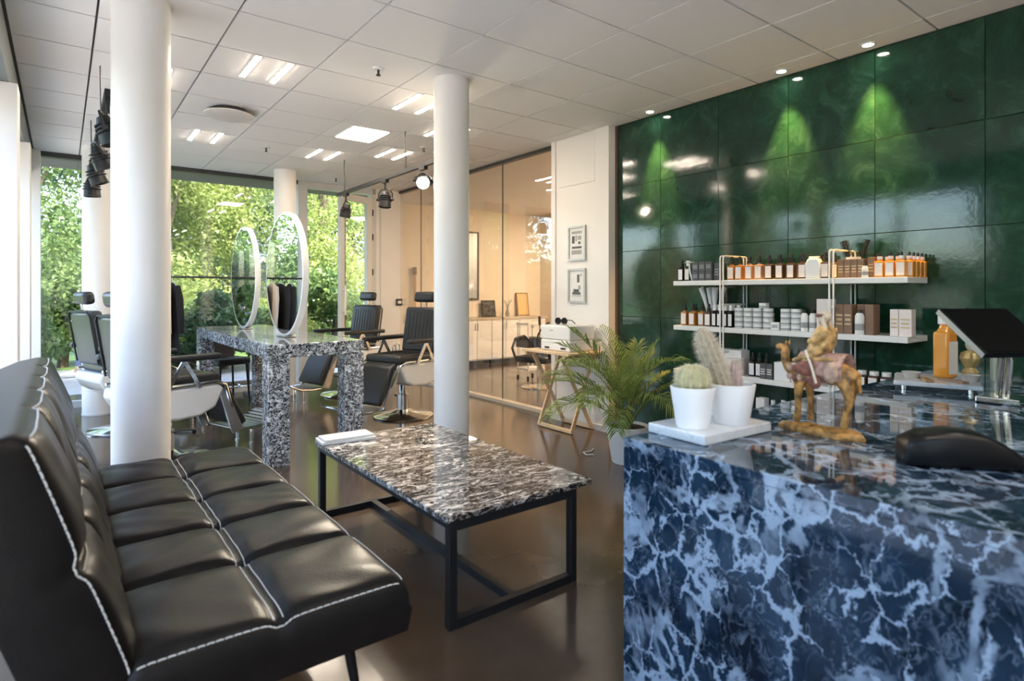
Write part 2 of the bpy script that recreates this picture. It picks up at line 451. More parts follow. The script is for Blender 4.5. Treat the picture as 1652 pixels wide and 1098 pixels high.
M_wmarble = marble('white_marble', (0.62,0.65,0.68), (0.74,0.75,0.76), (0.52,0.55,0.58), 9, 0.03, 0.4, 0.18, (1,1,1), 0.3)

# ------------------------------------------------------------------ THE SETTING
H = 2.75
XL, XR, YB, YF = -0.30, 3.98, -2.2, 8.0
o = MB().box(XL-0.2, 7.6, YB, 9.0, -0.12, 0.0).build('floor', M_floor, smooth=False); struct(o)
ceil = MB().box(XL-0.25, 7.6, YB, 9.05, H+0.022, H+0.22).build('ceiling', M_slab, smooth=False); struct(ceil)
# ceiling tiles, each its own panel
xl = [XL+0.06, 0.15, 0.75, 1.35, 1.95, 2.56, 3.15, 3.75, XR-0.005]
y0c = 2.83; py_ = 0.545
yl = [y0c+py_*k for k in range(-9, 10)]
yl[0] = YB+0.02; yl[-1] = YF-0.0
tile_mesh = {}
g = 0.006
for i in range(len(xl)-1):
    for j in range(len(yl)-1):
        a, b_ = xl[i]+g, xl[i+1]-g; c, d = yl[j]+g, yl[j+1]-g
        key = (round(b_-a,4), round(d-c,4))
        if key not in tile_mesh:
            t = MB().box(-(b_-a)/2, (b_-a)/2, -(d-c)/2, (d-c)/2, 0, 0.022).build('ceiling_tile', M_ceil, ceil, smooth=False)
            tile_mesh[key] = t
        else:
            t = tile_mesh[key].copy(); COL.objects.link(t); t.parent = ceil
        t.location = ((a+b_)/2, (c+d)/2, H + (0.0 if i < 7 else 0.0))
# side room ceiling
o = MB().box(4.06, 7.6, 3.7, 9.05, H, H+0.022).build('ceiling_board', M_ceil, ceil, smooth=False)

# right wall: stone tiles
wr = MB().box(XR+0.012, XR+0.14, YB, 3.63, 0, H).build('wall_right', mat('tile_grout', (0.10,0.13,0.09), 0.7), smooth=False); struct(wr)
ys = [3.63, 3.16, 2.615, 2.07, 1.525, 0.98, 0.435, -0.11, -0.655, -1.2, -1.745, YB]
zs = [0, 0.465, 1.04, 1.615, 2.19, H]
tiles = {}
for i in range(len(ys)-1):
    for j in range(len(zs)-1):
        w = ys[i]-ys[i+1]-0.003; hh = zs[j+1]-zs[j]-0.003
        key = (round(w,4), round(hh,4))
        if key not in tiles:
            t = MB().box(-0.007, 0.007, -w/2, w/2, -hh/2, hh/2).build('stone_tile', M_green, wr, bev=0.0012, seg=1, smooth=False)
            tiles[key] = t
        else:
            t = tiles[key].copy(); COL.objects.link(t); t.parent = wr
        t.location = (XR+0.006, (ys[i]+ys[i+1])/2, (zs[j]+zs[j+1])/2)
o = MB().box(XR-0.012, XR+0.012, 3.632, 3.66, 0, H).build('trim_1', mat('brown_strip', (0.10,0.06,0.045), 0.5), smooth=False); struct(o)

# white pier between stone wall and glass partition
wp = MB().box(3.90, 4.12, 3.66, 4.44, 0, H).build('wall_pier', M_white, smooth=False); struct(wp)
MB().box(3.885, 3.90, 3.66, 3.83, 0, H).build('corner_post', M_white, wp, bev=0.003, smooth=False)
MB().box(3.885, 3.90, 4.38, 4.44, 0, H).build('corner_post', M_white, wp, bev=0.003, smooth=False)
MB().box(3.893, 3.90, 3.84, 4.33, 2.28, 2.715).build('access_panel', M_white, wp, bev=0.002, smooth=False)
o = MB().box(3.87, 3.885, 3.66, 4.44, 0, 0.05).build('baseboard_right', M_alu, smooth=False); struct(o)

# glass partition
gp = MB().box(3.965, 4.02, 4.44, 7.95, H-0.035, H).build('window_3', M_darkframe, smooth=False); struct(gp)
MB().box(3.95, 4.03, 4.44, 7.95, 0, 0.035).build('sill_rail', mat('pale_sill', (0.62,0.54,0.43), 0.4), gp, smooth=False)
edges = [4.44, 5.40, 6.36, 7.32, 7.95]
for k in range(4):
    MB().box(3.988, 3.998, edges[k]+0.002, edges[k+1]-0.002, 0.035, H-0.035).build('pane', M_glass2, gp, smooth=False)
for k in range(1,4):
    MB().box(3.986, 4.000, edges[k]-0.002, edges[k]+0.002, 0.035, H-0.035).build('joint', M_darkframe, gp, smooth=False)

# side room behind the glass
o = MB().box(4.0, 7.6, 8.9, 9.05, 0, H).build('wall_side_far', M_cream, smooth=False); struct(o)
o = MB().box(7.5, 7.6, 3.5, 8.9, 0, H).build('wall_side_right', M_cream, smooth=False); struct(o)
o = MB().box(4.12, 7.5, 3.5, 3.66, 0, H).build('wall_side_near', M_cream, smooth=False); struct(o)

# back wall behind the camera
o = MB().box(XL-0.2, 4.12, YB-0.12, YB, 0, H).build('wall_back', M_white, smooth=False); struct(o)

# left facade: windows beside the sofa, white piers further on, grey beam above
wlft = MB().box(-0.48, -0.21, 4.59, 4.82, 0, 2.5).build('wall_left', M_white, bev=0.004, smooth=False); struct(wlft)
MB().box(-0.48, -0.21, 6.33, 6.56, 0, 2.5).build('wall_pier_block', M_white, wlft, bev=0.004, smooth=False)
o = MB().box(-0.55, XL+0.05, YB, 8.0, 2.5, H).build('trim_2', M_greybeam, smooth=False); struct(o)
wl_ = MB().box(-0.47, -0.37, YB, 7.9, 0, 0.06).build('window_1', M_alu, smooth=False); struct(wl_)
MB().box(-0.47, -0.37, YB, 7.9, 2.44, 2.5).build('top_rail', M_alu, wl_, smooth=False)
for yy in (-1.16, 0.2, 1.57, 2.93):
    MB().box(-0.47, -0.37, yy-0.03, yy+0.03, 0.06, 2.44).build('mullion', M_alu, wl_, smooth=False)
ed = [(YB,-1.19), (-1.13,0.17), (0.23,1.54), (1.60,2.90), (2.96,4.59), (4.82,6.33), (6.56,7.9)]
for a, b_ in ed:
    MB().box(-0.425, -0.415, a, b_, 0.06, 2.44).build('pane', M_glass, wl_, smooth=False)

# far wall: glazing, frame and door
wf = MB().box(-0.18, 2.5, 7.97, 8.06, H-0.05, H).build('window_2', M_darkframe, smooth=False); struct(wf)
MB().box(-0.18, 2.5, 7.97, 8.06, 0, 0.07).build('bottom_rail', M_alu, wf, smooth=False)
for xx in (0.36, 1.42):
    pass
fx = [-0.18, 0.40, 2.5]
MB().box(0.37, 0.43, 7.97, 8.06, 0.07, H-0.05).build('mullion', M_alu, wf, smooth=False)
for k in range(2):
    MB().box(fx[k]+0.0, fx[k+1]-0.0, 8.01, 8.02, 0.07, H-0.05).build('pane', M_glass, wf, smooth=False)
o = MB().box(-0.34, -0.18, 7.9, 8.1, 0, H).build('wall_far_corner', M_white, smooth=False); struct(o)
o = MB().box(2.50, 2.62, 7.95, 8.07, 0, H).build('trim_3', M_alu, bev=0.004, smooth=False); struct(o)
o = MB().box(2.62, 3.56, 7.96, 8.06, H-0.09, H).build('trim_4', M_alu, bev=0.004, smooth=False); struct(o)
o = MB().box(3.52, 3.60, 7.93, 8.07, 0, H-0.09).build('trim_5', M_alu, bev=0.006, smooth=False); struct(o)
wff = MB().box(3.60, 4.03, 7.95, 8.10, 0, H).build('wall_far', M_white, smooth=False); struct(wff)
MB().box(3.66, 3.68, 7.945, 7.95, 0, H).build('seam_strip', M_alu, wff, smooth=False)
# glazed door, standing ajar
dr = bpy.data.objects.new('door_1', None); COL.objects.link(dr); dr.location = (3.52, 7.95, 0); dr.rotation_euler = (0, 0, math.radians(25)); struct(dr)
DW, DH = 0.62, 2.60
MB().box(-DW, -DW+0.075, -0.03, 0.03, 0.02, DH).build('stile', M_alu, dr, bev=0.004, smooth=False)
MB().box(-0.10, 0.0, -0.03, 0.03, 0.02, DH).build('stile', M_alu, dr, bev=0.004, smooth=False)
MB().box(-DW+0.075, -0.10, -0.03, 0.03, DH-0.09, DH).build('rail', M_alu, dr, smooth=False)
MB().box(-DW+0.075, -0.10, -0.03, 0.03, 0.02, 0.14).build('rail', M_alu, dr, smooth=False)
MB().box(-DW+0.075, -0.10, -0.006, 0.006, 0.14, DH-0.09).build('pane', M_glass, dr, smooth=False)
MB().box(-DW+0.072, -DW+0.084, -0.034, 0.034, 0.14, DH-0.09).build('gasket', M_darkframe, dr, smooth=False)
hd = MB().cyl((-DW+0.035,-0.075,0.95),(-DW+0.035,-0.075,1.35),0.013,n=10)
hd.cyl((-DW+0.035,-0.03,1.0),(-DW+0.035,-0.075,1.0),0.009,n=8); hd.cyl((-DW+0.035,-0.03,1.3),(-DW+0.035,-0.075,1.3),0.009,n=8)
hd.build('handle', M_whitegl, dr)
for zz in (0.4, 0.9, 1.5, 2.0, 2.35):
    MB().cyl((0.012,-0.03,zz),(0.012,-0.03,zz+0.09),0.012,n=8).build('hinge', M_darkframe, dr)

# round columns
def column(x, y, r, label):
    t = thing('column', label, 'column', (x,y,0), 0, 'round white columns')
    t['kind'] = 'structure'
    MB().lathe([(r,0.0),(r,H)], 48).build('shaft', M_whitecol, t)
    MB().lathe([(r+0.004,0.0),(r+0.004,0.012)], 48).build('base_ring', M_alu, t)
column(0.325, 3.57, 0.132, 'thick white round column right behind the leather sofa')
column(2.19, 3.57, 0.124, 'white round column rising behind the marble coffee table')
column(2.18, 7.45, 0.130, 'white round column by the far window behind the round mirrors')
column(0.30, 7.45, 0.140, 'white round column behind the left-hand barber chairs')

# ------------------------------------------------------------------ ceiling fittings
def slot_light(x, y, label):
    t = thing('ceiling_light', label, 'ceiling light', (x, y, H), 0, 'twin slot ceiling lights')
    for s in (-0.1, 0.1):
        MB().box(s-0.022, s+0.022, -0.225, 0.225, -0.006, 0.0).build('slot_frame', M_whitegl, t, smooth=False)
        MB().box(s-0.016, s+0.016, -0.215, 0.215, -0.009, -0.006).build('diffuser', M_emitw, t, smooth=False)
    return t
slot_light(1.09, 4.15, 'twin slot ceiling light between the thick column and the round air vent')
slot_light(1.09, 6.27, 'twin slot ceiling light beyond the round air vent, near the far window')
slot_light(2.25, 6.32, 'twin slot ceiling light beyond the square lit panel, above the far column')
slot_light(2.25, 4.17, 'twin slot ceiling light just left of the column behind the coffee table')
slot_light(2.85, 5.84, 'twin slot ceiling light above the black track by the glass partition')
slot_light(2.85, 4.74, 'twin slot ceiling light half hidden behind the column at the coffee table')
slot_light(1.09, -0.09, 'added twin slot ceiling light, out of view over the entrance side of the counter')  # both counter lamps are added behind the camera to warm the foreground
slot_light(2.25, -0.09, 'added twin slot ceiling light, out of view over the reception counter')
slot_light(1.09, -1.17, 'added twin slot ceiling light, out of view at the back wall, entrance side')  # back wall pair is added too, unseen fill for the room
slot_light(2.25, -1.17, 'added twin slot ceiling light, out of view at the back wall, counter side')
slot_light(0.47, 4.74, 'twin slot ceiling light peeking out beside the thick column')
t = thing('ceiling_panel_light', 'square warm white lit panel in the ceiling left of the column', 'ceiling light', (2.255, 5.28, H))
MB().box(-0.185,0.185,-0.235,0.235,-0.008,0).build('frame', M_whitegl, t, smooth=False)
MB().box(-0.17,0.17,-0.22,0.22,-0.012,-0.008).build('diffuser', M_emitw2, t, smooth=False)
t = thing('air_vent', 'round white air vent hanging under the ceiling tiles', 'air vent', (1.09, 5.26, H))
MB().lathe([(0.13,0.0),(0.15,-0.012),(0.15,-0.02),(0.12,-0.03),(0.12,0)][::-1], 40).build('collar', M_darkframe, t)
MB().lathe([(0.0,-0.062),(0.15,-0.060),(0.185,-0.045),(0.185,-0.036),(0.0,-0.034)], 40).build('disc', mat('vent_white', (0.62,0.58,0.54), 0.7), t)
for x, y, l in ((1.68,3.67,'small sprinkler head in the ceiling left of the coffee table column'),
                (2.96,5.37,'small sprinkler head in the ceiling above the hanging black track'),
                (1.67,6.35,'small sprinkler head in the ceiling above the round mirrors'),
                (2.84,7.5,'small sprinkler head in the ceiling close to the glass door')):
    t = thing('sprinkler', l, 'sprinkler', (x,y,H), 0, 'ceiling sprinklers')
    MB().lathe([(0.0,-0.012),(0.035,-0.010),(0.04,0.0)], 16).build('rosette', M_whitegl, t)
    MB().cyl((0,0,-0.045),(0,0,-0.010),0.008,n=8).cyl((0,0,-0.05),(0,0,-0.045),0.016,n=10).build('head', M_darkframe, t)
for y, l in ((3.18,'leftmost lit downlight in the ceiling above the green wall'),
             (2.06,'middle lit downlight in the ceiling above the green wall'),
             (1.52,'rightmost lit downlight in the ceiling above the green wall')):
    t = thing('downlight', l, 'downlight', (3.868, y, H), 0, 'downlights along the green wall')
    MB().lathe([(0.030,-0.001),(0.030,-0.006),(0.042,-0.006),(0.045,0.0)], 24).build('ring', M_whitegl, t)
    MB().lathe([(0.0,-0.004),(0.029,-0.004),(0.029,-0.0005),(0,-0.0005)], 20).build('bulb', mat('down_bulb', (1.0,0.90,0.72), 0.5, emit=30), t)
    d = bpy.data.lights.new('downlight_beam', 'SPOT'); d.energy = 95; d.color = (1.0,0.56,0.16); d.spot_size = math.radians(46); d.spot_blend = 0.9; d.shadow_soft_size = 0.02
    lo = bpy.data.objects.new('downlight_beam', d); COL.objects.link(lo); lo.parent = t; lo.location = (0,0,-0.02); lo.rotation_euler = (0, math.radians(-6), 0)

# track lights
def spot_head(parent, y, drop, aim, on=False):
    """a spotlight hanging from a track; aim = direction vector"""
    t = parent
    d = Vector(aim).normalized()
    c = Vector((0, y, -drop))
    hb = MB().box(-0.018,0.018,y-0.05,y+0.05,-0.045,-0.018); hb.cyl((0,y,-0.045),(0,y,-drop+0.085),0.009,n=8)
    sp = hb.build('spot_mount', M_black, t, smooth=False)
    q = d.to_track_quat('-Z', 'Y').to_matrix().to_4x4(); q.translation = c
    yk = MB()
    s = 0.072
    pts = [q @ Vector(p) for p in ((-s,0,-0.02),(-s,0,0.05),(-s*0.7,0,0.085),(0,0,0.097),(s*0.7,0,0.085),(s,0,0.05),(s,0,-0.02))]
    yk.tube(pts, 0.007, 6); yk.cyl(q@Vector((-s-0.014,0,-0.01)), q@Vector((-s+0.01,0,-0.01)), 0.015, n=10); yk.cyl(q@Vector((s-0.01,0,-0.01)), q@Vector((s+0.014,0,-0.01)), 0.015, n=10)
    yk.build('yoke', M_black, sp)
    MB().lathe([(0.0,0.07),(0.032,0.066),(0.046,0.03),(0.058,-0.03),(0.062,-0.085),(0.055,-0.085),(0.05,-0.06),(0.0,-0.055)][::-1], 20, M=q).build('spot_body', M_black, sp)
    for k in range(3):
        MB().lathe([(0.048+0.004*k,0.028-0.022*k),(0.058+0.004*k,0.026-0.022*k),(0.058+0.004*k,0.020-0.022*k),(0.049+0.004*k,0.018-0.022*k)], 20, M=q).build('cooling_fin', M_black, sp)
    lens = mat('spot_lens_on', (1.0,0.88,0.68), 0.4, emit=160) if on else mat('spot_lens', (0.05,0.05,0.05), 0.1)
    MB().lathe([(0.0,-0.078),(0.052,-0.076),(0.052,-0.07),(0.0,-0.068)], 20, M=q).build('lens', lens, sp)
    return c, d
tl = thing('track_light', 'black spotlight track hanging beside the thick column on the left', 'track light', (0.20, 0, 2.33))
MB().box(-0.018,0.018,3.84,6.5,-0.018,0.018).build('track', M_black, tl, smooth=False)
for yy in (4.75, 6.3):
    MB().tube([(0,yy,0.018),(0.004,yy,0.15),(0,yy,H-2.33)], 0.004, 6).build('suspension_wire', M_black, tl)
for yy, am in ((3.90,(0.35,-0.1,-1)),(4.72,(0.45,0.1,-1)),(5.4,(0.4,0.0,-1)),(6.1,(0.05,0,-1))):
    spot_head(tl, yy, 0.185, am)
tr = thing('track_light', 'black spotlight track hanging between the column and the glass door', 'track light', (2.54, 0, 2.38))
MB().box(-0.018,0.018,4.15,6.65,-0.018,0.018).build('track', M_black, tr, smooth=False)
for yy in (4.96, 6.45):
    MB().tube([(0,yy,0.018),(0.006,yy,0.12),(-0.004,yy,0.25),(0,yy,H-2.38)], 0.0045, 6).build('suspension_wire', M_black, tr)
spot_head(tr, 6.4, 0.20, (-0.12,0.15,-1)); spot_head(tr, 5.39, 0.20, (-0.1,-0.1,-1))
c, d = spot_head(tr, 4.62, 0.13, (-0.42,-0.75,-0.5), on=True)
ld = bpy.data.lights.new('spot_beam', 'SPOT'); ld.energy = 90; ld.color = (1.0,0.86,0.66); ld.spot_size = math.radians(70); ld.spot_blend = 0.7; ld.shadow_soft_size = 0.05
lo = bpy.data.objects.new('spot_beam', ld); COL.objects.link(lo); lo.parent = tr; lo.location = c + d*0.09; lo.rotation_euler = d.to_track_quat('-Z','Y').to_euler()
# added panels, kept out of view, that light the side room warmly
for k, (x, y) in enumerate(((6.9,6.9),(6.8,5.6),(6.6,4.4))):
    t = thing('ceiling_panel_light', 'added square warm panel light, out of view in the side room ceiling, %s from the far wall' % ('first','second','third')[k], 'ceiling light', (x, y, H), 0, 'added side room panel lights')
    MB().box(-0.30,0.30,-0.30,0.30,-0.01,0).build('frame', M_whitegl, t, smooth=False)
    MB().box(-0.28,0.28,-0.28,0.28,-0.014,-0.01).build('diffuser', mat('added_warm_panel', (1.0,0.82,0.62), 0.5, emit=21), t, smooth=False)

# ------------------------------------------------------------------ SOFA
def cushion(L, W, T, R, vseams, useam, bulge=0.022, dip=0.026, nu=64, nv=150):
    """padded slab: u in 0..W, v in 0..L, top near w=0, bottom w=-T"""
    us = [W*(0.5-0.5*math.cos(PI*i/nu)) for i in range(nu+1)]
    vs_ = [L*(0.5-0.5*math.cos(PI*j/nv)*(1-0.0)) for j in range(nv+1)]
    vs_ = [0.35*a + 0.65*L*j/nv for j, a in enumerate(vs_)]
    vb = [0]+list(vseams)+[L]
    ub = [0]+list(useam)+[W]
    def edge(d):
        if d >= R: return 0.0
        return -R*(1-math.sqrt(max(0, 1-(1-d/R)**2)))
    def pan(x, b):
        for k in range(len(b)-1):
            if b[k] <= x <= b[k+1]:
                q = (x-b[k])/(b[k+1]-b[k]); return 1-(2*q-1)**4
        return 0
    def h(u, v):
        z = edge(min(u, W-u)) + edge(min(v, L-v))
        z += bulge*pan(u, ub)*pan(v, vb)
        for s in vseams:
            z -= dip*math.exp(-((v-s)/0.012)**2)*min(1, min(u, W-u)/0.03)
        for s in useam:
            z -= dip*0.55*math.exp(-((u-s)/0.02)**2)
        z += 0.0035*math.sin(23*u+5*math.sin(7*v))*math.sin(17*v+3)*min(1, min(u,W-u)/0.05)
        return z
    m = MB(); n1 = nv+1
    top = [(u, v, h(u,v)) for u in us for v in vs_]
    fs = [(i*n1+j, (i+1)*n1+j, (i+1)*n1+j+1, i*n1+j+1) for i in range(nu) for j in range(nv)]
    m.add(top, fs)
    ring = [(i, 0) for i in range(nu)]+[(nu, j) for j in range(nv)]+[(i, nv) for i in range(nu, 0, -1)]+[(0, j) for j in range(nv, 0, -1)]
    base = [i*n1+j for i, j in ring]
    bot = []; mid = []
    cx_, cy_ = W/2, L/2
    for i, j in ring:
        u, v = us[i], vs_[j]
        bot.append((cx_+(u-cx_)*0.985, cy_+(v-cy_)*0.995, -T))
        mid.append((cx_+(u-cx_)*1.012, cy_+(v-cy_)*1.004, -T*0.55))
    a = len(m.v); K = len(ring)
    m.v += mid+bot
    for k in range(K):
        k2 = (k+1) % K
        m.f.append((base[k2], base[k], a+k, a+k2)); m.f.append((a+k2, a+k, a+K+k, a+K+k2))
    m.f.append(tuple(a+K+k for k in range(K)))
    return m, h
def stitch(h, pts, r=0.0016, off=0.002, dash=0.011):
    """thread lying on a cushion: short dashes along a u,v polyline"""
    m = MB()
    P = [Vector((u, v, h(u, v)+off)) for u, v in pts]
    for k in range(len(P)-1):
        d = P[k+1]-P[k]; n = max(1, int(d.length/dash))
        for q in range(n):
            m.tube([P[k]+d*((q+0.08)/n), P[k]+d*((q+0.5)/n)+Vector((0,0,r*0.6)), P[k]+d*((q+0.92)/n)], r, 5)
    return m
SY0, SL = 1.53, 1.86
sofa = thing('sofa', 'black leather armless sofa with tufted panels and pale stitching', 'sofa', (0, SY0, 0))
vse = [0.42, 0.77, 1.11, 1.48]
m, hs = cushion(SL, 0.70, 0.15, 0.045, vse, [0.34])
seat = m.build('seat_cushion', M_leather, sofa, ang=60, loc=(0.10, 0, 0.425))
for off in (-0.012, 0.012):
    stitch(hs, [(0.34+off, 0.03+0.02*k) for k in range(91)]).build('center_stitching', M_thread, seat)
stitch(hs, [(0.03+0.02*k, 0.012) for k in range(33)], off=0.004, r=0.0018).build('edge_stitching', M_thread, seat)
stitch(hs, [(0.688, 0.03+0.02*k) for k in range(91)], off=0.003).build('edge_stitching', M_thread, seat)
m, hb_ = cushion(SL, 0.62, 0.17, 0.04, vse, [0.30])
back = m.build('back_cushion', M_leather, sofa, ang=60)
bx = Vector((0.135, 0, 0.385)); ux = Vector((-0.19, 0, 0.575)).normalized(); wx = Vector((ux.z, 0, -ux.x))
Mb = Matrix(((ux.x,0,wx.x,bx.x),(0,1,0,0),(ux.z,0,wx.z,bx.z),(0,0,0,1)))
back.matrix_local = Mb
stitch(hb_, [(0.03+0.02*k, 0.010) for k in range(29)], off=0.004, r=0.0018).build('edge_stitching', M_thread, back)
for off in (-0.012, 0.012):
    stitch(hb_, [(0.30+off, 0.03+0.02*k) for k in range(91)]).build('center_stitching', M_thread, back)
stitch(hb_, [(0.600, 0.03+0.02*k) for k in range(91)], off=0.004, r=0.002).build('edge_stitching', M_thread, back)
for u0 in (0.1, 0.68):
    for v0 in (0.22, SL-0.22):
        s = 1 if u0 > 0.3 else -1
        MB().cyl((u0, v0, 0.29), (u0+0.05*s, v0, 0.0), 0.020, 0.013, 12).build('leg', M_black, sofa)
MB().box(0.02, 0.70, 0.15, SL-0.15, 0.235, 0.277).build('frame', M_black, sofa, smooth=False)

# ------------------------------------------------------------------ COFFEE TABLE
ct = thing('coffee_table', 'low coffee table with white-veined dark marble top and black steel frame', 'coffee table', (1.12, 1.86, 0))
MB().box(0, 0.75, 0, 1.42, 0.40, 0.425).build('marble_top', M_ctable, ct, bev=0.003, seg=1, smooth=False)
lw = 0.034
lx = (0.015, 0.625); ly = (0.02, 1.39)
for x in lx:
    for y in ly:
        MB().box(x, x+lw, y-lw/2, y+lw/2, 0.0, 0.40).build('leg', M_black, ct, bev=0.002, seg=1, smooth=False)
for y in ly:
    MB().box(lx[0]+lw, lx[1], y-lw/2, y+lw/2, 0.0, lw).build('floor_bar', M_black, ct, smooth=False)
    MB().box(lx[0]+lw, lx[1], y-lw/2, y+lw/2, 0.366, 0.40).build('top_bar', M_black, ct, smooth=False)
for x in lx:
    MB().box(x, x+lw, ly[0]+lw/2, ly[1]-lw/2, 0.374, 0.40).build('top_bar', M_black, ct, smooth=False)
MB().box(0.315, 0.315+lw, ly[0]+lw/2, ly[1]-lw/2, 0.0, lw).build('floor_bar', M_black, ct, smooth=False)
# papers on the coffee table
mg = thing('magazine', 'stack of pale printed leaflets on the far corner of the coffee table', 'magazine', (1.27, 3.20, 0.4255), math.radians(-6))
MB().box(-0.15, 0.15, -0.075, 0.075, 0.0, 0.014).build('lower_leaflet', mat('paper', (0.72,0.71,0.68), 0.5), mg, bev=0.002, smooth=False)
MB().box(-0.135, 0.14, -0.065, 0.07, 0.0145, 0.026, Matrix.Rotation(0.06,4,'Z')).build('upper_leaflet', mat('paper2', (0.66,0.65,0.62), 0.35), mg, bev=0.002, smooth=False)

# ------------------------------------------------------------------ MARBLE STATION WITH ROUND MIRRORS
st = thing('marble_station', 'tall speckled marble table carrying two round mirrors', 'table', (1.16, 4.37, 0))
TW, TL, TH = 0.72, 2.80, 0.88
MB().box(0, TW, 0, TL, TH-0.10, TH).build('table_top', M_htable, st, bev=0.004, seg=1, smooth=False)
for x in (0.0, TW-0.155):
    for y in (0.0, TL-0.155):
        MB().box(x+0.001, x+0.154, y+0.001, y+0.154, 0, TH-0.10).build('leg', M_htable, st, bev=0.004, seg=1, smooth=False)
for y, l in ((5.10,'large round double-sided mirror at the near end of the marble station'),(6.50,'round double-sided mirror at the far end of the marble station')):
    t = thing('round_mirror', l, 'mirror', (1.50, y, TH+0.002), 0, 'round station mirrors')
    Mx = Matrix.Translation((0,0,0.525)) @ Matrix.Rotation(PI/2, 4, 'Y')
    R = 0.52
    MB().lathe([(R-0.006,-0.0245),(R,-0.022),(R,0.022),(R-0.006,0.0245),(R-0.02,0.0245),(R-0.02,-0.0245)], 72, M=Mx, closed=True).build('rim', M_whitegl, t)
    for s in (-1, 1):
        MB().lathe([(0.0,0.020*s),(R-0.019,0.020*s),(R-0.019,0.024*s),(0.0,0.024*s)] if s>0 else [(0.0,-0.024),(R-0.019,-0.024),(R-0.019,-0.020),(0.0,-0.020)], 72, M=Mx).build('mirror_face', M_mirror, t)
    MB().box(-0.05,0.05,-0.11,0.11,0.0,0.012).build('foot', M_brushed, t, bev=0.003, smooth=False)

